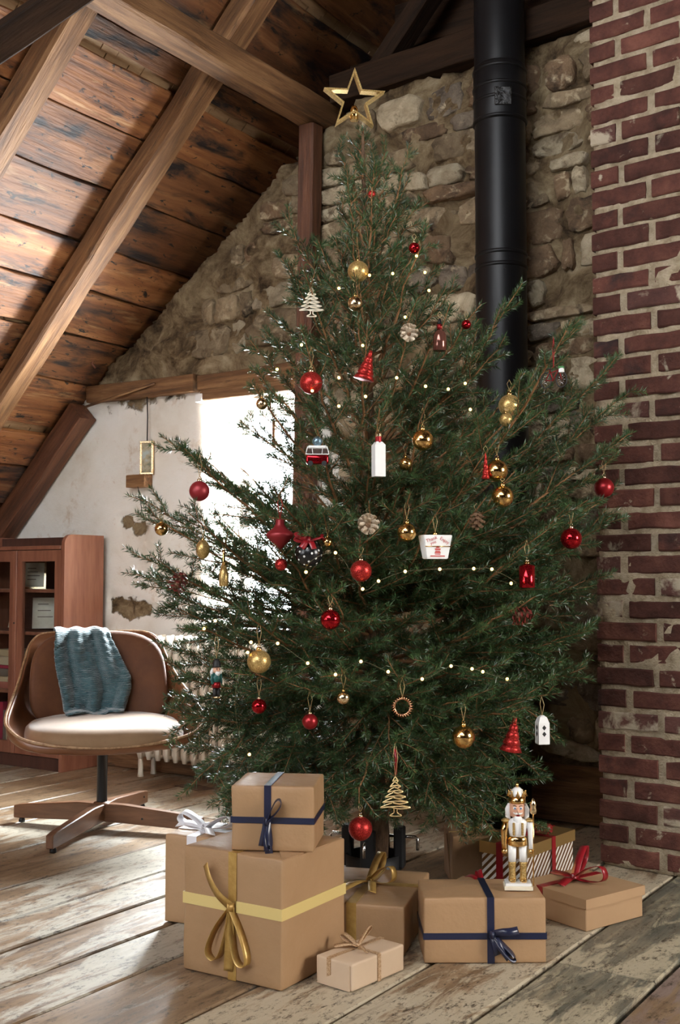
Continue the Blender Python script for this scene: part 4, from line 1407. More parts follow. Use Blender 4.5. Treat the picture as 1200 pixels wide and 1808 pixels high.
lathe('beard', [(.002, -.026), (.009, -.014), (.0115, -.002), (.009, .006)], MT['white'], hd, 12, Matrix.Translation((0, -.014, 0)) @ Matrix.Diagonal((1, .6, 1, 1)))
for sx in (-1, 1):
    tube('hair', [(sx * .0195, .004, .034), (sx * .0235, .004, .02), (sx * .0235, .003, .002), (sx * .019, .002, -.006)], [.004, .0075, .007, .003], MT['white'], hd, 8)
cz = .214
cw = lathe('crown', [(.0195, 0), (.0225, .003), (.0215, .007), (.0225, .019), (.0215, .019), (.020, .006)], MT['gold'], nc, 24, Matrix.Translation((0, 0, cz)))
for i in range(8):
    a = 2 * PI * i / 8
    lathe('crown_point', [(.0065, 0), (.0015, .011), (.0022, .013), (.0005, .0155)], MT['gold'], cw, 6, Matrix.Translation((.021 * math.cos(a), .021 * math.sin(a), .018)))
lathe('crown_cap', [(.019, .008), (.0185, .022), (.014, .034), (.006, .040)], MT['white'], cw, 18)
lathe('crown_finial', [(.002, .039), (.005, .043), (.004, .048), (.001, .052)], MT['gold'], cw, 10)
sf = tube('staff', [(.038, -.015, .010), (.039, -.015, .205)], .0016, MT['gold'], nc, 8)
lathe('staff_head', [(.003, 0), (.008, .004), (.0095, .012), (.007, .020), (.009, .026), (.005, .034), (.0015, .042)], MT['gold_pale'], sf, 12, Matrix.Translation((.039, -.015, .188)))

# ================================================================== CHRISTMAS TREE
TB = np.array([-1.885, 3.025, 0.0])       # foot of the trunk
_b = at_depth(640, 232, 3.47)
TT = np.array([_b[0], _b[1], _b[2]])      # tip of the leader
TDEP = 3.50


def trunk_pt(z):
    t = (z - 0.0) / TT[2]
    return TB + (TT - TB) * t


ZR = [0.0, .15, .3, .5, .8, 1.1, 1.3, 1.45, 1.6, 1.8, 2.0, 2.15, 2.35, 2.6]
RR = [.30, .42, .56, .64, .70, .70, .62, .52, .42, .31, .24, .17, .08, .02]


def crown_r(z): return float(np.interp(z, ZR, RR))


def to_front(px, py, k=.97):
    """place of a thing hanging at the outside of the crown on the room side, seen at px,py in the photograph"""
    D = TDEP - .4
    for _ in range(25):
        p = at_depth(px, py, D)
        c = trunk_pt(max(0., min(p[2], 2.4)))
        lat = (p - c) @ _R
        r = crown_r(p[2]) * k
        dz = math.sqrt(max(r * r - lat * lat, .0)) if abs(lat) < r else 0.0
        Dn = (c - _C) @ _F - dz
        D = D * .4 + Dn * .6
    return at_depth(px, py, D), D


ORN = []      # (x,y,z, radius) clearances
HANG = []     # hang points the branches must reach


def orn_root(name, label, cat, px, py, k=.97, rz=None):
    p, D = to_front(px, py, k)
    yaw = math.atan2(-p[1], -p[0]) + PI / 2   # -Y side towards the room
    return thing(name, label, cat, p, yaw if rz is None else yaw + rz), p, D


def hang(t, p, ztop, L=.05, mat='string', spread=.006):
    """gold thread from the cap up to the branch"""
    tubes('thread', [([(0, 0, ztop), (-spread, 0, ztop + L * .6), (0, .003, ztop + L)], .0008), ([(0, 0, ztop), (spread, 0, ztop + L * .55), (0, .003, ztop + L)], .0008)], MT[mat], t, 4)
    HANG.append((p + np.array([0, 0, ztop + L]), None))


SPH = {}


def sphere_prof(r, n=14): return [(max(r * math.sin(PI * i / n), r * .02), -r * math.cos(PI * i / n)) for i in range(n + 1)]


def cap(t, r, z, mat='gold'):
    c = lathe('cap', [(r * .22, 0), (r * .24, r * .05), (r * .22, r * .24), (r * .1, r * .26)], MT[mat], t, 12, Matrix.Translation((0, 0, z - r * .04)))
    tube('ring', [(r * .12 * math.cos(a), 0, r * .36 + r * .12 * math.sin(a)) for a in np.linspace(0, 2 * PI, 9)[:-1]], r * .025, MT[mat], c, 4, True)
    return z + r * .40


def ball(px, py, d, mat, label, L=.05, k=.97, stretch=1.0):
    t, p, D = orn_root('bauble', label, 'bauble', px, py, k); t['group'] = 'baubles on the tree'
    r = d * D / FPX / 2
    o = lathe('ball', [(a, b * stretch) for a, b in sphere_prof(r)], MT[mat], t, 28)
    z = cap(t, r, r * stretch * .99, 'gold' if 'gold' in mat else 'gold_pale')
    hang(t, p, z, L)
    ORN.append((p, r * 1.15))
    return t


BALLS = [
    (632, 479, 37, 'gold_glit', 'gold glitter bauble high on the tree, the topmost large gold one', .03),
    (627, 536, 27, 'gold_pale', 'small pale gold mirrored bauble just below the topmost gold one', .04),
    (549, 676, 40, 'red_glit', 'red glitter bauble under the upper wire tree ornament', .055),
    (731, 438, 20, 'red', 'tiny red bauble high on the right near the tree top', .02),
    (823, 573, 17, 'red', 'tiny red bauble to the right of the brown bottle ornament', .02),
    (462, 713, 21, 'gold_pale', 'small pale gold bauble at the upper corner of the bright window', .02),
    (352, 867, 36, 'red_pale', 'satin red bauble hanging alone in front of the window frame', .06),
    (746, 777, 38, 'gold', 'shiny gold bauble to the right of the white bottle ornament', .045),
    (899, 716, 39, 'gold_glit', 'gold glitter bauble in front of the black flue pipe', .03),
    (893, 741, 24, 'gold_glit', 'smaller gold glitter bauble tucked under the one on the flue pipe', .005),
    (877, 831, 39, 'gold', 'upper shiny gold bauble of the pair in front of the flue pipe', .05),
    (887, 877, 39, 'gold', 'lower shiny gold bauble of the pair in front of the flue pipe', .01),
    (1066, 861, 35, 'red_matte', 'red bauble furthest right, against the brick chimney', .05),
    (1008, 951, 38, 'red', 'shiny red bauble between flue pipe and chimney', .05),
    (818, 1301, 41, 'gold', 'large shiny gold bauble low on the right of the tree', .055),
    (547, 1274, 28, 'red_matte', 'satin red bauble low on the left above the navy gift', .05),
    (457, 1247, 27, 'red', 'shiny red bauble hanging right under the low gold glitter one', .055),
    (457, 1168, 42, 'gold_glit', 'large gold glitter bauble low on the left of the tree', .06),
    (285, 934, 24, 'gold', 'small gold bauble at the far left branch tips', .015),
    (496, 997, 22, 'red_glit', 'small red glitter bauble beneath the onion shaped ornament', .02),
    (578, 957, 18, 'gold', 'tiny gold bauble beside the polka dot ornament', .035),
    (718, 940, 34, 'gold', 'dim gold bauble to the left of the white carton ornament', .05),
    (716, 819, 24, 'gold', 'dim small gold bauble deep in the branches right of the white bottle', .03),
    (637, 1008, 38, 'red_glit', 'red glitter bauble below the frosted pine cone', .03),
    (583, 1094, 36, 'red', 'dark red mirror bauble in the middle of the tree', .03),
    (636, 1463, 42, 'red_glit', 'lowest red glitter bauble hanging near the trunk', .02),
    (656, 343, 14, 'red_glit', 'tiny red glitter bauble near the tree top', .015),
    (606, 1232, 24, 'gold_pale', 'small pointed pale gold bauble low in the middle', .045),
]
for b_ in BALLS: ball(*b_[:5], L=b_[5], k=(.75 if 'deep' in b_[4] else .97))
ball(358, 970, 25, 'gold_glit', 'egg shaped gold glitter bauble in front of the window', L=.05, stretch=1.35)

# ---- pine cones
def cone_orn(px, py, d, mat, label, L=.03, tilt=0.0, elong=1.15, ax='X'):
    t, p, D = orn_root('pine_cone', label, 'pine cone', px, py); t['group'] = 'pine cones on the tree'
    r = d * D / FPX / 2
    M_ = Matrix.Rotation(tilt, 4, ax)
    lathe('core', [(r * .2, -r * elong * .7), (r * .40, -r * .2), (r * .2, r * elong * .75)], MT['cone'], t, 10, M_)
    vs, fs = [], []
    n = 30
    for i in range(n):
        u = (i + .5) / n
        a = i * 2.39996
        zz = r * elong * (-.85 + 1.7 * u)
        rad = r * (math.sin(PI * (.18 + .72 * u)) ** .7)
        c, s_ = math.cos(a), math.sin(a)
        rd = np.array([c, s_, 0]); tg = np.array([-s_, c, 0]); up = np.array([0, 0, 1.])
        w = r * .40
        o_ = rd * rad * .3 + up * (zz + r * .12)
        b = len(vs)
        tip = rd * rad + up * (zz - r * .06)
        vs += [o_ - tg * w * .5, o_ + tg * w * .5, tip + tg * w * .55, tip + rd * r * .05, tip - tg * w * .55, tip - up * r * .12]
        fs += [(b, b + 1, b + 2, b + 3, b + 4), (b + 5, b + 3, b + 2), (b + 4, b + 3, b + 5), (b + 1, b + 5, b + 2), (b, b + 4, b + 5), (b, b + 5, b + 1)]
    o = mesh('scales', vs, fs, MT[mat], t, M_)
    hang(t, p, r * elong * .9, L)
    ORN.append((p, r * 1.15))


cone_orn(722, 586, 32, 'cone_white', 'frosted pine cone left of the brown bottle ornament', tilt=-1.0)
cone_orn(650, 924, 38, 'cone_white', 'frosted pine cone in the middle of the tree', .02, tilt=-1.15, elong=.85)
cone_orn(315, 1028, 36, 'cone_red', 'reddish brown pine cone at the far left branches', .01, tilt=.45, ax='Y')
cone_orn(841, 918, 30, 'cone', 'brown pine cone beside the flue pipe', .02, tilt=.5)
cone_orn(921, 1086, 36, 'cone_red', 'red berry like cone lying on a branch at right', .01, tilt=1.35, ax='Y')

# ---- flat wire trees
def wire_tree(px, py, w, h, mat, label, L, red=False):
    t, p, D = orn_root('wire_tree_ornament', label, 'ornament', px, py)
    W2, H2 = w * D / FPX / 2, h * D / FPX / 2
    lst = []
    r_ = .0016
    n = 6
    lv = [(1 - 1.62 * i / n) for i in range(n + 1)]
    for i in range(n):
        z0, z1 = H2 * lv[i], H2 * lv[i + 1]
        w0, w1 = W2 * (i + .2) / n, W2 * (i + 1.05) / n
        lst.append((catmull([(-w0 * .2, 0, z0), (w1 * .6, .001, (z0 + z1) / 2), (w1, 0, z1 + H2 * .05), (w1 * .3, -.001, z1 - H2 * .02), (-w1 * .5, .001, z1 + H2 * .07), (-w1, 0, z1 + H2 * .02)], 4), r_))
        lst.append((catmull([(-w0 * .3, .001, z0), (-w1 * .75, 0, (z0 + z1) / 2), (-w1, -.001, z1 + H2 * .02), (0, .001, z1 + H2 * .10), (w1, 0, z1 + H2 * .05)], 4), r_))
    zb = H2 * lv[-1]
    lst.append((catmull([(-W2 * .12, 0, zb), (-W2 * .12, 0, zb - H2 * .22), (-W2 * .4, 0, -H2), (W2 * .4, 0, -H2), (W2 * .12, 0, zb - H2 * .22), (W2 * .12, 0, zb)], 4), r_))
    tubes('wire', lst, MT[mat], t, 5)
    hang(t, p, H2, L)
    ORN.append((p, max(W2, H2) * .8))
    return t


wire_tree(550, 533, 42, 52, 'cream', 'cream fretwork tree ornament on the upper left', .03)
wt = wire_tree(698, 1406, 52, 68, 'wire_gold', 'gold wire tree ornament low above the trunk', .09)
tube('ribbon_tail', [(0, .004, .055), (.002, .004, .09), (-.002, .004, .12)], .004, MT['red_rib'], wt, 6)


# ---- red glitter cone trees
def glit_tree(px, py, w, h, label, L=.03, tilt=0.0):
    t, p, D = orn_root('glitter_tree_ornament', label, 'ornament', px, py)
    W2, H2 = w * D / FPX / 2, h * D / FPX / 2
    pr = []
    for i in range(5):
        z0 = -H2 + 2 * H2 * i / 5
        r0 = W2 * (1 - i / 5.2)
        pr += [(r0 * .72, z0), (r0, z0 + H2 * .05), (r0 * .74, z0 + H2 * .38)]
    pr.append((.0012, H2))
    lathe('cone', pr, MT['red_glit'], t, 16, Matrix.Rotation(tilt, 4, 'Y'))
    vs = []
    hang(t, p, H2, L)
    ORN.append((p, H2 * .8))


glit_tree(648, 645, 38, 54, 'red glitter tree ornament right of the red glitter bauble', .04, .25)
glit_tree(857, 823, 15, 46, 'slim red glitter tree ornament on the edge of the flue pipe', .02)
glit_tree(905, 1297, 40, 60, 'red glitter tree ornament low in front of the flue pipe', .02, .15)

# ---- bottles
def bottle(px, py, w, h, prof, mats, label, L=.03, square=False, k=.97):
    t, p, D = orn_root('bottle_ornament', label, 'ornament', px, py, k)
    s_ = D / FPX
    W2, H2 = w * s_ / 2, h * s_ / 2
    for nm, pr, mt in prof:
        P = [(W2 * a * (1.25 if square else 1), H2 * b) for a, b in pr]
        lathe(nm, P, mt, t, 4 if square and nm == 'body' else 18, Matrix.Rotation(PI / 4 + .35, 4, 'Z') if square else None, smooth=not square)
    hang(t, p, H2, L)
    ORN.append((p, H2 * .7))
    return t


amber = plain('copper_glass', (.20, .08, .06), .12, .6)
bottle(776, 591, 24, 58, [('body', [(.9, -1), (1, -.94), (1, -.1), (.8, .12), (.4, .34)], amber), ('neck', [(.4, .34), (.42, .62)], MT['red_matte']), ('dropper_cap', [(.36, .62), (.3, .8), (.12, 1)], MT['black'])], None, 'dark copper dropper bottle ornament with red neck', .02)
bt = bottle(668, 802, 22, 80, [('body', [(1, -1), (1, .4), (.55, .55)], MT['white']), ('neck', [(.5, .5), (.42, .55), (.42, .78)], MT['red_matte']), ('cap', [(.44, .78), (.44, .9), (.2, 1)], MT['gold_pale'])], None, 'white square bottle ornament with red neck in the middle', .04, True)
bottle(930, 1013, 28, 50, [('body', [(.95, -1), (1, -.92), (1, .55), (.6, .66)], MT['red']), ('collar', [(.35, .66), (.35, .82)], MT['gold']), ('cap', [(.28, .82), (.28, 1)], MT['gold_pale'])], None, 'red lacquer bottle ornament on a red ribbon at right', .05)
bottle(395, 1003, 17, 64, [('body', [(.8, -1), (1, -.9), (1, -.3), (.5, .15)], MT['gold_glit']), ('neck', [(.5, .15), (.3, .4), (.28, .8), (.34, 1)], MT['gold'])], None, 'slim gold bottle ornament in front of the bright window', .03)

# ---- onion shaped velvet ornament
t, p, D = orn_root('onion_ornament', 'dusty red onion shaped ornament against the bright window', 'ornament', 494, 944)
s_ = D / FPX
lathe('body', [(a * 25 * s_, b * 27 * s_) for a, b in [(.02, -1), (.12, -.93), (.45, -.62), (.92, -.18), (1, 0), (.9, .14), (.5, .42), (.32, .68), (.30, .95), (.26, 1)]], MT['red_pale'], t, 24)
hang(t, p, 27 * s_, .07, 'string_red')
ORN.append((p, 26 * s_))

# ---- polka dot bauble with bow
t, p, D = orn_root('polka_dot_bauble', 'black bauble with white polka dots and a red bow', 'bauble', 545, 977)
r = 25 * D / FPX
bl_ = lathe('ball', sphere_prof(r), plain('black_lacquer', (.01, .01, .011), .25), t, 28)
for i in range(46):
    u = 1 - 2 * (i + .5) / 46; a = i * 2.39996
    n_ = Vector((math.sqrt(1 - u * u) * math.cos(a), math.sqrt(1 - u * u) * math.sin(a), u))
    lathe('dot', [(r * .085, 0), (r * .06, r * .012)], MT['white'], bl_, 8, Matrix.Translation(n_ * r * .998) @ n_.to_track_quat('Z', 'Y').to_matrix().to_4x4())
bow(t, (0, -r * .55, r * .82), (0, -.8, .6), (0, .6, .8), MT['red_rib'], .018, [(1.45, .034, .009, .6, .012), (-1.45, .034, .009, .6, .012)], [(2.6, .03, .003, .008), (-2.6, .03, .003, .008)])
hang(t, p, r, .06)
ORN.append((p, r * 1.1))

# ---- camper van
t, p, D = orn_root('van_ornament', 'red and white glass camper van ornament with a blue bundle on top', 'ornament', 560, 801)
s_ = D / FPX
bodyr = box('lower_body', -20 * s_, 20 * s_, -10 * s_, 10 * s_, -19 * s_, -2 * s_, MT['red'], t, 4 * s_, 3, None, True)
boxes('window_band', [(-19 * s_, 19 * s_, -9.5 * s_, 9.5 * s_, -2 * s_, 8 * s_)], plain('smoked_glass', (.10, .07, .06), .1, .3), t, 2 * s_)
box('roof', -17 * s_, 17 * s_, -8.5 * s_, 8.5 * s_, 8 * s_, 14 * s_, MT['white'], t, 3 * s_, 3, None, True)
tubes('trim', [([(-20.5 * s_, -10.5 * s_, -2 * s_), (20.5 * s_, -10.5 * s_, -2 * s_)], s_ * .9), ([(-8 * s_, -10.5 * s_, -2 * s_), (-9 * s_, -10 * s_, 8 * s_)], s_ * .7), ([(8 * s_, -10.5 * s_, -2 * s_), (9 * s_, -10 * s_, 8 * s_)], s_ * .7), ([(-20.5 * s_, -9 * s_, -2 * s_), (-17 * s_, -9 * s_, 12 * s_)], s_ * .8), ([(20.5 * s_, -9 * s_, -2 * s_), (17 * s_, -9 * s_, 12 * s_)], s_ * .8)], MT['white'], t, 5)
for sx in (-1, 1):
    lathe('wheel', [(4.5 * s_, 0), (4.5 * s_, 2 * s_)], MT['black'], t, 14, Matrix.Translation((sx * 12 * s_, -8.5 * s_, -18 * s_)) @ Matrix.Rotation(PI / 2, 4, 'X'))
lathe('roof_bundle', sphere_prof(9 * s_, 8), glitter('blue_glitter', (.05, .09, .13), (.25, .38, .46)), t, 14, Matrix.Translation((0, 0, 22 * s_)))
hang(t, p, 31 * s_, .03)
ORN.append((p, 24 * s_))

# ---- carton with print
def text_mesh(txt, size, mat, parent, mtx):
    cu = bpy.data.curves.new('lettering', 'FONT')
    cu.body = txt; cu.size = size; cu.align_x = 'CENTER'; cu.extrude = .0001
    ob = bpy.data.objects.new('tmp_text', cu)
    COL.objects.link(ob)
    dg = bpy.context.evaluated_depsgraph_get()
    me = bpy.data.meshes.new_from_object(ob.evaluated_get(dg))
    bpy.data.objects.remove(ob)
    return link('lettering', me, mat, parent, mtx)


t, p, D = orn_root('carton_ornament', 'white takeout carton ornament with red lettering', 'ornament', 768, 966, rz=.35)
s_ = D / FPX
a, b, hh, dd, db_ = 27 * s_, 20 * s_, 21 * s_, 15 * s_, 11 * s_
vs = [(-b, -db_, -hh), (b, -db_, -hh), (b, db_, -hh), (-b, db_, -hh), (-a, -dd, hh), (a, -dd, hh), (a, dd, hh), (-a, dd, hh)]
bm = bmesh.new()
V_ = [bm.verts.new(v) for v in vs]
for f in [(3, 2, 1, 0), (4, 5, 6, 7), (0, 1, 5, 4), (1, 2, 6, 5), (2, 3, 7, 6), (3, 0, 4, 7)]: bm.faces.new([V_[i] for i in f])
bmesh.ops.bevel(bm, geom=bm.edges[:], offset=1.2 * s_, segments=2, affect='EDGES')
ct = from_bm('carton', bm, MT['white'], t)
Mf = Matrix.Translation((0, -(dd + db_) / 2 - .0006, 0)) @ Matrix.Rotation(PI / 2 - math.atan2(dd - db_, 2 * hh) * -1, 4, 'X')
ink = plain('red_print', (.50, .06, .05), .5)
text_mesh('Thank', 8.5 * s_, ink, ct, Mf @ Matrix.Translation((-11 * s_, 11 * s_, 0)) @ Matrix.Rotation(.35, 4, 'Z'))
text_mesh('you', 7.5 * s_, ink, ct, Mf @ Matrix.Translation((-8 * s_, 5.5 * s_, 0)) @ Matrix.Rotation(.35, 4, 'Z'))
text_mesh('Enjoy', 8.5 * s_, ink, ct, Mf @ Matrix.Translation((11 * s_, 9 * s_, 0)) @ Matrix.Rotation(-.5, 4, 'Z'))
pag = [(-1.5, 1), (1.5, 1), (4, -2), (-4, -2)], [(-6, -3), (6, -3), (4, -6), (-4, -6)], [(-4, -7), (4, -7), (6, -11), (-6, -11)], [(-5, -12), (5, -12), (5, -13.5), (-5, -13.5)], [(-13, -15), (13, -15), (14, -17), (-14, -17)]
vs, fs = [], []
for q in pag:
    b0 = len(vs)
    vs += [(x * s_, y * s_, 0) for x, y in q] + [(x * s_, y * s_, .0004) for x, y in q]
    fs += [(b0 + 4, b0 + 5, b0 + 6, b0 + 7)] + [(b0 + i, b0 + (i + 1) % 4, b0 + 4 + (i + 1) % 4, b0 + 4 + i) for i in range(4)]
mesh('pagoda_print', vs, fs, ink, ct, Mf)
tube('cord', [(-23.6 * s_, -14 * s_, 1 * s_), (0, -14.6 * s_, 1 * s_), (23.6 * s_, -14 * s_, 1 * s_), (23.6 * s_, 13.5 * s_, 1 * s_)], s_ * .8, MT['gold'], ct, 5)
lathe('cap', [(4 * s_, 0), (4 * s_, 4 * s_), (2 * s_, 5 * s_)], MT['gold'], t, 10, Matrix.Translation((0, 0, hh)))
hang(t, p, hh + 5 * s_, .05)
ORN.append((p, 26 * s_))

# ---- bicycle
t, p, D = orn_root('bicycle_ornament', 'miniature red bicycle ornament hanging before the stone wall', 'ornament', 977, 664, k=1.6, rz=-.25)
s_ = D / FPX
for sx in (-1, 1):
    wl = tube('wheel', [(sx * 14 * s_ + 9.5 * s_ * math.cos(q), 0, -7 * s_ + 13.5 * s_ * math.sin(q)) for q in np.linspace(0, 2 * PI, 25)[:-1]], .9 * s_, MT['gunmetal'], t, 5, True)
    tubes('spokes', [([(sx * 14 * s_, 0, -7 * s_), (sx * 14 * s_ + 9.3 * s_ * math.cos(q), 0, -7 * s_ + 13.2 * s_ * math.sin(q))], .25 * s_) for q in np.linspace(0, 2 * PI, 11)[:-1]], MT['chrome'], wl, 4)
tubes('frame', [([(x * s_, 0, z * s_) for x, z in q], .9 * s_) for q in (((-14, -7), (-6, 10)), ((-14, -7), (-1, -8)), ((-1, -8), (-7, 12)), ((-1, -8), (9, 12)), ((-6, 6), (9, 10)), ((14, -7), (9, 15)))], MT['red_matte'], t, 6)
box('saddle', -11 * s_, -4 * s_, -2 * s_, 2 * s_, 12 * s_, 14 * s_, MT['black'], t, .6 * s_)
tube('handlebar', [(6 * s_, -5 * s_, 15 * s_), (9 * s_, 0, 16 * s_), (6 * s_, 5 * s_, 15 * s_)], .7 * s_, MT['chrome'], t, 5)
bk = box('basket', 10 * s_, 18 * s_, -5 * s_, 5 * s_, 5 * s_, 13 * s_, MT['white'], t, 1 * s_)
for i in range(7):
    lathe('greenery', sphere_prof(2.6 * s_, 5), plain('toy_green', (.05, .2, .06), .5) if i == 0 else bpy.data.materials['toy_green'], bk, 7, Matrix.Translation(((11 + i) * s_, (-4 + (i * 5) % 9) * s_, 14 * s_)))
hang(t, p, 15 * s_, .075, 'string_red', .002)
ORN.append((p, 24 * s_))

# ---- hanging nutcracker soldier
t, p, D = orn_root('soldier_ornament', 'small wooden nutcracker soldier ornament hanging at the left', 'ornament', 382, 1198, rz=.5)
s_ = D / FPX
lathe('base', [(8 * s_, 0), (8 * s_, 3 * s_)], MT['gold_pale'], t, 14, Matrix.Translation((2 * s_, 0, -34 * s_)))
for sx in (-1, 1):
    lathe('leg', [(3.6 * s_, 0), (3.2 * s_, 4 * s_), (3.4 * s_, 20 * s_)], MT['black'], t, 10, Matrix.Translation((sx * 3.6 * s_, 0, -31 * s_)))
lathe('coat_skirt', [(8 * s_, 0), (7 * s_, 10 * s_)], MT['red_matte'], t, 14, Matrix.Translation((0, 0, -16 * s_)))
lathe('jacket', [(7 * s_, 0), (8 * s_, 8 * s_), (6 * s_, 16 * s_)], plain('toy_teal', (.02, .11, .10), .4), t, 14, Matrix.Translation((0, 0, -6 * s_)))
for sx in (-1, 1):
    tube('arm', [(sx * 8 * s_, 0, 8 * s_), (sx * 9.5 * s_, 0, -1 * s_), (sx * 8.5 * s_, -2 * s_, -9 * s_)], 2.4 * s_, bpy.data.materials['toy_teal'], t, 8)
hd = lathe('head', sphere_prof(7 * s_, 8), sk, t, 14, Matrix.Translation((0, 0, 15 * s_)))
tube('nose', [(0, -5 * s_, 1 * s_), (0, -9 * s_, -1 * s_)], 1.4 * s_, sk, hd, 6)
for sx in (-1, 1):
    lathe('eye', sphere_prof(1.1 * s_, 5), MT['black'], hd, 8, Matrix.Translation((sx * 2.6 * s_, -6 * s_, 2 * s_)))
lathe('beard', [(1.5 * s_, -10 * s_), (5 * s_, -4 * s_), (4 * s_, 0)], MT['white'], hd, 10, Matrix.Translation((0, -4.5 * s_, -2 * s_)))
tubes('hair', [([(sx * 6.5 * s_, 2 * s_, 3 * s_), (sx * 8.5 * s_, 2 * s_, -4 * s_), (sx * 9 * s_, 2 * s_, -11 * s_)], [2 * s_, 3.2 * s_, 1.5 * s_]) for sx in (-1, 1)], MT['white'], hd, 7)
lathe('hat', [(8 * s_, 0), (7.5 * s_, 2 * s_), (6.5 * s_, 9 * s_), (4 * s_, 14 * s_), (1 * s_, 15 * s_)], MT['black'], t, 14, Matrix.Translation((0, 0, 20 * s_)))
hang(t, p, 35 * s_, .07)
ORN.append((p, 26 * s_))

# ---- white tower ornament with black diamonds
t, p, D = orn_root('tower_ornament', 'white square tower ornament with black diamond marks, low at right', 'ornament', 957, 1288, rz=.35)
s_ = D / FPX
tw = lathe('tower', [(14 * s_, -25 * s_), (14 * s_, 12 * s_), (9 * s_, 22 * s_), (3 * s_, 25 * s_)], MT['white'], t, 4, Matrix.Rotation(PI / 4, 4, 'Z'), smooth=False)
for f_ in range(4):
    Mq = Matrix.Rotation(f_ * PI / 2 - PI / 4, 4, 'Z') @ Matrix.Translation((0, -9.95 * s_, 0))
    for zc in (4, -7):
        q = [(0, 0, (zc + 4.6) * s_), (3.8 * s_, 0, zc * s_), (0, 0, (zc - 4.6) * s_), (-3.8 * s_, 0, zc * s_)]
        mesh('diamond', q + [(x, -.0006, z) for x, y, z in q], [(4, 5, 6, 7), (0, 1, 5, 4), (1, 2, 6, 5), (2, 3, 7, 6), (3, 0, 4, 7)], MT['black'], tw, Mq)
hang(t, p, 25 * s_, .05)
ORN.append((p, 20 * s_))

# ---- copper wire ring ornament
t, p, D = orn_root('wire_wreath_ornament', 'copper beaded ring ornament low in the middle of the tree', 'ornament', 710, 1248)
s_ = D / FPX
vs_l = []
for q in np.linspace(0, 2 * PI, 25)[:-1]:
    c, s2 = math.cos(q), math.sin(q)
    vs_l.append(([(14 * s_ * c, -2 * s_, 14 * s_ * s2), (18.5 * s_ * math.cos(q + .12), 0, 18.5 * s_ * math.sin(q + .12)), (14 * s_ * c, 3 * s_, 14 * s_ * s2)], 1.4 * s_))
tubes('petals', vs_l, plain('copper', (.62, .34, .20), .25, 1.0), t, 5)
tube('ring', [(14 * s_ * math.cos(q), 0, 14 * s_ * math.sin(q)) for q in np.linspace(0, 2 * PI, 25)[:-1]], 1.8 * s_, bpy.data.materials['copper'], t, 6, True)
hang(t, p, 16 * s_, .05)
ORN.append((p, 19 * s_))

# ---- star topper
sp_ = at_depth(625, 178, 3.46)
st_ = thing('star_topper', 'open gold star topper on the tip of the tree', 'star', sp_, math.atan2(-sp_[1], -sp_[0]) + PI / 2 + .15)
ro = 57 * 3.46 / FPX
vs, fs = [], []
for y in (-.014, .014):
    for sc_ in (1.0, .84):
        for i in range(10):
            a = PI / 2 + i * PI / 5
            r = ro * (1 if i % 2 == 0 else .40) * sc_
            if sc_ < 1: r = r - (.0 if i % 2 == 0 else .0)
            vs.append((r * math.cos(a), y, r * math.sin(a)))
for i in range(10):
    j = (i + 1) % 10
    fs += [(i, j, 10 + j, 10 + i), (20 + j, 20 + i, 30 + i, 30 + j), (j, i, 20 + i, 20 + j), (10 + i, 10 + j, 30 + j, 30 + i)]
bm = bmesh.new(); me = bpy.data.meshes.new('t'); me.from_pydata(vs, [], fs); bm.from_mesh(me)
from_bm('star_frame', bm, MT['gold_glit'], st_)
lathe('socket', [(.013, -.062), (.012, -.03), (.008, -.018)], MT['gold'], st_, 14)

# ---- tree body
rt = np.random.default_rng(5)
tree = thing('christmas_tree', 'tall spruce christmas tree with upswept branches and bare twigs', 'tree', TB)
ctr = [trunk_pt(z) - TB for z in np.linspace(.06, TT[2], 26)]
ctr = [c + np.array([.012 * math.sin(i * .9), .010 * math.cos(i * 1.3), 0]) * (1 - i / 25) for i, c in enumerate(ctr)]
tube('trunk', ctr, np.interp(np.linspace(0, 1, 26), [0, .1, .5, 1], [.045, .040, .024, .004]), MT['bark'], tree, 12)

prim = []   # (start, tip, upcurve, density)


def add_prim(tip, z0=None, w=1.0, dens=1.0, sag=None):
    c = trunk_pt(min(tip[2], 2.3))
    r = math.hypot(*(tip - c)[:2])
    if z0 is None:
        sl = float(np.interp(tip[2], [.1, .4, .7, 1.1, 1.5, 1.8, 2.1, 2.4], [-.25, -.1, .15, .40, .65, 1.1, 1.7, 3.0]))
        z0 = tip[2] - r * sl
    z0 = max(.24, min(z0, 2.25))
    prim.append((trunk_pt(z0), tip, w, dens, sag))


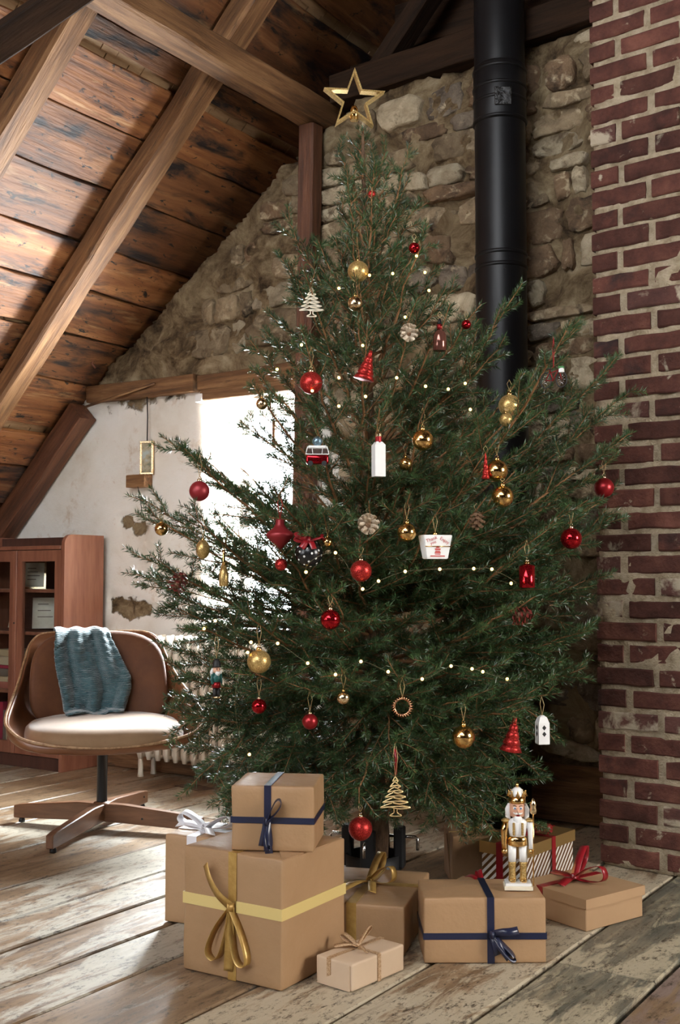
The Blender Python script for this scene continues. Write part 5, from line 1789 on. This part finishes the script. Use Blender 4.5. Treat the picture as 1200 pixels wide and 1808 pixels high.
# silhouette branch tips read off the photograph: (px, py, depth offset from trunk)
SIL = [(285, 770, -.15), (320, 790, .1), (246, 876, -.1), (258, 985, -.2), (250, 1016, -.05), (298, 1066, -.25), (288, 1140, -.1), (300, 1190, -.3), (302, 1252, -.35), (305, 1290, -.1), (350, 1372, -.35), (388, 1415, -.2), (430, 850, .2),
       (502, 378, -.05), (508, 482, .05), (441, 600, -.1), (468, 580, .05), (452, 655, -.2), (420, 740, .1),
       (596, 262, -.03), (648, 236, .0), (680, 255, .03), (722, 255, .05), (740, 352, .0), (756, 396, -.05), (786, 512, -.12), (768, 470, .1), (612, 300, -.08), (665, 290, -.05), (560, 420, -.1), (700, 380, -.08), (612, 335, -.1), (636, 285, -.05), (630, 250, .02), (660, 262, .04), (690, 302, -.06), (592, 420, -.14), (622, 400, -.16), (704, 430, -.14), (672, 362, -.12), (742, 425, .06), (650, 405, -.15), (578, 490, -.16), (724, 305, .08), (600, 350, .06), (545, 440, .05), (690, 470, -.2), (610, 500, -.22),
       (834, 595, .0), (822, 560, .15), (922, 500, -.15), (1022, 570, -.1), (868, 590, -.3), (1088, 628, .05), (1104, 695, .0), (1110, 766, -.1), (1084, 868, .05), (1080, 912, -.2), (1060, 1012, -.1), (1044, 1105, -.25), (1034, 1178, -.15), (1020, 1120, .1),
       (976, 1290, -.25), (948, 1362, -.1), (866, 1440, -.35), (850, 1475, -.25), (722, 1425, -.3), (560, 1440, -.4), (600, 1462, -.2), (480, 1440, -.3), (790, 1395, -.45), (690, 1330, -.55)]
for x, y, o_ in SIL:
    tip = at_depth(x, y, TDEP + o_)
    low = y > 1260
    add_prim(tip, z0=(tip[2] + .25 if low else None), w=1.0 if y > 900 else (.62 if y > 560 else .42), dens=.85)
# nearly bare twigs in front of the window
for x, y, o_ in [(345, 800, .15), (395, 845, .25), (470, 760, .3), (430, 830, .35), (380, 905, .3), (500, 800, .35), (450, 930, .4)]:
    tip = at_depth(x, y, TDEP + o_)
    prim.append((trunk_pt(tip[2] - .35), tip, .55, .9, None, .12))
# branches that carry ornaments
for hp, _ in HANG:
    c = trunk_pt(max(.2, min(hp[2], 2.3)))
    d = hp - c; d[2] = 0
    L = np.linalg.norm(d) + 1e-6
    tip = hp + d / L * .05 + np.array([0, 0, .012])
    add_prim(tip, dens=.6, w=(.85 if hp[2] < 1.2 else .45), z0=(hp[2] + .18 if hp[2] < .5 else None))
# filling branches all round, sparser towards the window side and the top
NF = 92
for i in range(NF):
    u = (i + .5) / NF
    z = .30 + 1.45 * u ** 1.15
    a = i * 2.39996 + rt.uniform(-.3, .3)
    c = trunk_pt(z)
    sl = float(np.interp(z, [.3, .6, 1.1, 1.6, 2.0], [-.15, .1, .35, .8, 1.6]))
    r = crown_r(z + .08) * rt.uniform(.72, .93)
    tip = c + np.array([math.cos(a) * r, math.sin(a) * r, sl * r])
    side_ = (np.array([math.cos(a), math.sin(a), 0]) @ _R)
    if side_ < -.35 and .62 < z < 1.5: continue
    if z > 1.25 and i % 2: continue
    if tip[1] > WY - .12: tip[1] = WY - .12
    prim.append((c, tip, 1.0 if z < 1.1 else .6, .9, None))

ORNP = np.array([o_[0] for o_ in ORN]); ORNR = np.array([o_[1] for o_ in ORN])


def clear_mask(P):
    """True where a point keeps clear of the hanging ornaments and of the room side right before them"""
    keep = np.ones(len(P), bool)
    for (q, r) in zip(ORNP, ORNR):
        c = trunk_pt(max(.1, min(q[2], 2.3)))
        d = q - c; d[2] = 0; n_ = np.linalg.norm(d)
        tc = -q.copy(); tc[2] = 0; tc /= np.linalg.norm(tc)
        d = d / n_ * .5 + tc if n_ > .05 else tc
        d /= np.linalg.norm(d)
        v = P - q
        s_ = np.clip(v @ d, 0, .30)
        dist = np.linalg.norm(v - s_[:, None] * d, axis=1)
        keep &= dist > r * .92
    return keep


def norm(v): return v / (np.linalg.norm(v, axis=-1, keepdims=True) + 1e-12)


def tubes_np(P, r0, r1, n):
    """P (K,m,3) -> verts, quads for tapered tubes"""
    K, m, _ = P.shape
    T = norm(np.gradient(P, axis=1))
    ref = np.where(abs(T[..., 2:3]) > .9, np.array([1., 0, 0]), np.array([0, 0, 1.]))
    A = norm(np.cross(T, ref)); B = np.cross(T, A)
    t = np.linspace(0, 1, m)[None, :]
    rad = r0[:, None] * (1 - t) + r1[:, None] * t
    ang = np.arange(n) * 2 * PI / n
    V = P[:, :, None, :] + rad[:, :, None, None] * (np.cos(ang)[None, None, :, None] * A[:, :, None, :] + np.sin(ang)[None, None, :, None] * B[:, :, None, :])
    idx = np.arange(K * m * n).reshape(K, m, n)
    a = idx[:, :-1, :]; b = idx[:, 1:, :]
    F = np.stack([a, np.roll(a, -1, 2), np.roll(b, -1, 2), b], -1).reshape(-1, 4)
    return V.reshape(-1, 3), F


def np_mesh(name, V, F, mat, parent, smooth):
    me = bpy.data.meshes.new(name)
    me.vertices.add(len(V)); me.vertices.foreach_set('co', np.ascontiguousarray(V, np.float32).ravel())
    me.loops.add(F.size); me.loops.foreach_set('vertex_index', np.ascontiguousarray(F, np.int32).ravel())
    me.polygons.add(len(F)); me.polygons.foreach_set('loop_start', np.arange(0, F.size, F.shape[1], dtype=np.int32))
    me.update(calc_edges=True)
    if smooth: me.polygons.foreach_set('use_smooth', np.ones(len(F), bool))
    return link(name, me, mat, parent)


NEED = 0


def build_branch(start, tip, w, dens, sag, full=1.0):
    global NEED
    L = np.linalg.norm(tip - start)
    d = (tip - start) / L
    hor = d.copy(); hor[2] = 0; hor /= np.linalg.norm(hor) + 1e-9
    # main axis: leaves the trunk flatter, sweeps up at the tip (or droops low down)
    mid = start + (tip - start) * .5
    bend = (-.10 * L if d[2] > -.1 else .12 * L) * (1 if sag is None else sag)
    mid = mid + np.array([0, 0, bend]) + rt.normal(0, .012, 3)
    t = np.linspace(0, 1, 11)[:, None]
    P0 = (1 - t) ** 2 * start + 2 * t * (1 - t) * mid + t ** 2 * tip
    P0[1:-1] += rt.normal(0, .004, (9, 3))
    polys5, rads = [], []
    T0 = norm(np.gradient(P0, axis=0))
    side = norm(np.cross(T0, np.array([0, 0, 1.])))
    upv = np.cross(side, T0)
    if abs(d[2]) > .8:   # steep shoots near the top: twigs all round
        roll = True
    else: roll = False
    n2 = max(3, int(L / .050 * dens))
    sec = []
    for i in range(n2):
        s_ = .16 + .82 * (i + rt.uniform(.1, .9)) / n2
        f = s_ * 10; k = int(f); fr = f - k
        p = P0[k] * (1 - fr) + P0[min(k + 1, 10)] * fr
        tt = T0[k]; sd = side[k]; uu = upv[k]
        sg = 1 if i % 2 else -1
        az = rt.uniform(0, 2 * PI) if roll else rt.normal(0, .38)
        lat = (sd * math.cos(az) + uu * math.sin(az)) * sg if not roll else sd * math.cos(az) + uu * math.sin(az)
        ang = rt.uniform(.60, .95)
        dr = tt * math.cos(ang) + lat * math.sin(ang)
        ln = (1.06 - s_) * L * rt.uniform(.36, .60) * w + .035
        ln = min(ln, .30 * w + .03)
        curve = np.array([0, 0, 1.]) * (rt.uniform(-.06, .10) if tip[2] > .6 else rt.uniform(-.28, -.06)) * ln + tt * .16 * ln
        tv = np.linspace(0, 1, 5)[:, None]
        Q = p + dr * ln * tv + curve * tv ** 2
        sec.append((Q, dr, ln, tt))
    polys, r0, r1 = [], [], []
    for Q, dr, ln, tt in sec:
        polys.append(Q); r0.append(.0018 + .006 * ln); r1.append(.0009)
        n3 = int(ln / .050 * dens)
        for j in range(n3):
            s_ = .22 + .72 * (j + rt.uniform(.2, .8)) / n3
            p = Q[0] + (Q[-1] - Q[0]) * s_
            ax = norm(Q[-1] - Q[0])
            sd = norm(np.cross(ax, np.array([0, 0, 1.]) + rt.normal(0, .25, 3)))
            sg = 1 if j % 2 else -1
            dr3 = norm(ax * .72 + sd * sg * .68 + rt.normal(0, .10, 3))
            l3 = (1.05 - s_) * ln * rt.uniform(.36, .6) + .030
            tv = np.linspace(0, 1, 5)[:, None]
            polys.append(p + dr3 * l3 * tv + ax * .15 * l3 * tv ** 2 + np.array([0, 0, -.04 if tip[2] < .6 else .02]) * l3 * tv ** 2)
            r0.append(.0014); r1.append(.0008)
    P = np.array(polys); r0 = np.array(r0); r1 = np.array(r1)
    # keep clear of the stone wall, the floor, the gifts and the ornaments
    ok = (P[..., 1].max(1) < WY - .045) & (P[..., 2].min(1) > .20)
    ok &= ~((np.hypot(P[..., 0] - fx, P[..., 1] - fy).min(1)) < RF + .015)
    ok &= clear_mask(P[:, 2]) & clear_mask(P[:, 4]) & clear_mask(P[:, 0])
    P, r0, r1 = P[ok], r0[ok], r1[ok]
    V, F = tubes_np(P, r0, r1, 3)
    Vm, Fm = tubes_np(P0[None], np.array([.0035 + .006 * L]), np.array([.0014]), 6)
    V = np.concatenate([Vm, V]); F = np.concatenate([Fm, F + len(Vm)])
    bo = np_mesh('branch', V - TB, F, MT['twig'], tree, True)
    # needles on every twig and on the outer main axis
    segs_a = P[:, :-1].reshape(-1, 3); segs_b = P[:, 1:].reshape(-1, 3)
    segs_a = np.concatenate([segs_a, P0[3:-1]]); segs_b = np.concatenate([segs_b, P0[4:]])
    ln = np.linalg.norm(segs_b - segs_a, axis=1)
    cnt = rt.poisson(ln * 1050 * full)
    # bare twigs, as in the photograph
    idx = np.repeat(np.arange(len(ln)), cnt)
    u = rt.random(len(idx))[:, None]
    base = segs_a[idx] * (1 - u) + segs_b[idx] * u
    tg = norm(segs_b - segs_a)[idx]
    rv = norm(np.cross(tg, rt.normal(0, 1, (len(idx), 3))))
    rv = norm(rv + np.array([0, 0, .30]))
    th_ = rt.normal(.88, .16, len(idx))[:, None]
    nd_ = norm(tg * np.cos(th_) + rv * np.sin(th_))
    nl_ = rt.normal(.0200, .0025, len(idx))[:, None]
    wd = norm(np.cross(nd_, rt.normal(0, 1, (len(idx), 3)))) * .00105
    tipn = base + nd_ * nl_
    keep = clear_mask(base + nd_ * nl_ * .7)
    base, nd_, nl_, wd, tipn = base[keep], nd_[keep], nl_[keep], wd[keep], tipn[keep]
    m_ = base + nd_ * nl_ * .45
    V = np.stack([base, m_ + wd, tipn, m_ - wd], 1).reshape(-1, 3)
    F = np.arange(len(V)).reshape(-1, 4)
    NEED += len(F)
    no = np_mesh('needles', V - TB, F, MT['needle'], bo, False)
    tag(no, kind='stuff')


for pr in prim: build_branch(*pr)
print('NEEDLES', NEED, 'BRANCHES', len(prim))

# ---- tree stand
sn = thing('tree_stand', 'black tree stand with steel clamping bolts around the trunk', 'tree stand', TB)
lathe('cup', [(.075, .012), (.085, .02), (.088, .10), (.080, .10), (.078, .03)], MT['black'], sn, 24)
for i in range(4):
    a = i * PI / 2 + .35
    m_ = Matrix.Rotation(a, 4, 'Z')
    o = mesh('foot', [(.06, -.022, 0), (.17, -.016, 0), (.17, .016, 0), (.06, .022, 0), (.06, -.022, .05), (.17, -.016, .016), (.17, .016, .016), (.06, .022, .05)], [(3, 2, 1, 0), (4, 5, 6, 7), (0, 1, 5, 4), (1, 2, 6, 5), (2, 3, 7, 6), (3, 0, 4, 7)], MT['black'], sn, m_)
    c = box('clamp', .066, .098, -.022, .022, .06, .185, MT['black'], sn, .006, 2, m_)
    tubes('bolt', [([(.044, 0, .155), (.13, 0, .155), (.138, 0, .150), (.138, 0, .115)], .005)], MT['chrome'], c, 8)

# ---- fairy lights: one string, every bulb a part
ROWS = [[(735, 452), (693, 483), (652, 486), (598, 509), (532, 609), (489, 652)],
        [(750, 481), (757, 513), (715, 560), (640, 610), (598, 667), (551, 690)],
        [(830, 723), (821, 677), (791, 687), (751, 682), (700, 667), (645, 700), (598, 717)],
        [(902, 1030), (868, 1005), (836, 1004), (776, 1005), (715, 1009), (668, 1026), (640, 1040), (592, 976), (540, 1010)],
        [(895, 1199), (852, 1186), (833, 1181), (796, 1176), (745, 1199), (685, 1186), (637, 1168), (592, 1191), (543, 1171), (490, 1136), (443, 1134), (380, 1096), (360, 1110)],
        [(437, 1152), (440, 1332)]]
sl_ = thing('string_lights', 'string of warm fairy lights wound through the tree', 'fairy lights', TB)
bm_, nt, b = new_mat('warm_bulb')
b.inputs['Base Color'].default_value = (1, .75, .35, 1)
b.inputs['Emission Color'].default_value = (1, .58, .16, 1)
b.inputs['Emission Strength'].default_value = 6
wires = []
vsb, fsb = lathe_data(sphere_prof(.0042, 6), 8)
mb = bpy.data.meshes.new('bulb'); mb.from_pydata(vsb, [], fsb)
mb.polygons.foreach_set('use_smooth', [True] * len(mb.polygons)); mb.materials.append(bm_)
for row in ROWS:
    pts = []
    for (x, y) in row:
        p, D = to_front(x, y, .99)
        pts.append(p - TB)
        o = bpy.data.objects.new('bulb', mb); COL.objects.link(o); o.parent = sl_
        o.location = p - TB
    ends = [pts[0] * np.array([.3, .3, 1]) + np.array([0, 0, .08])] + pts + [pts[-1] * np.array([.3, .3, 1]) + np.array([0, 0, -.08])]
    wires.append((catmull(ends, 6), .0007))
tubes('wire', wires, plain('green_lead', (.10, .09, .04), .6), sl_, 4)
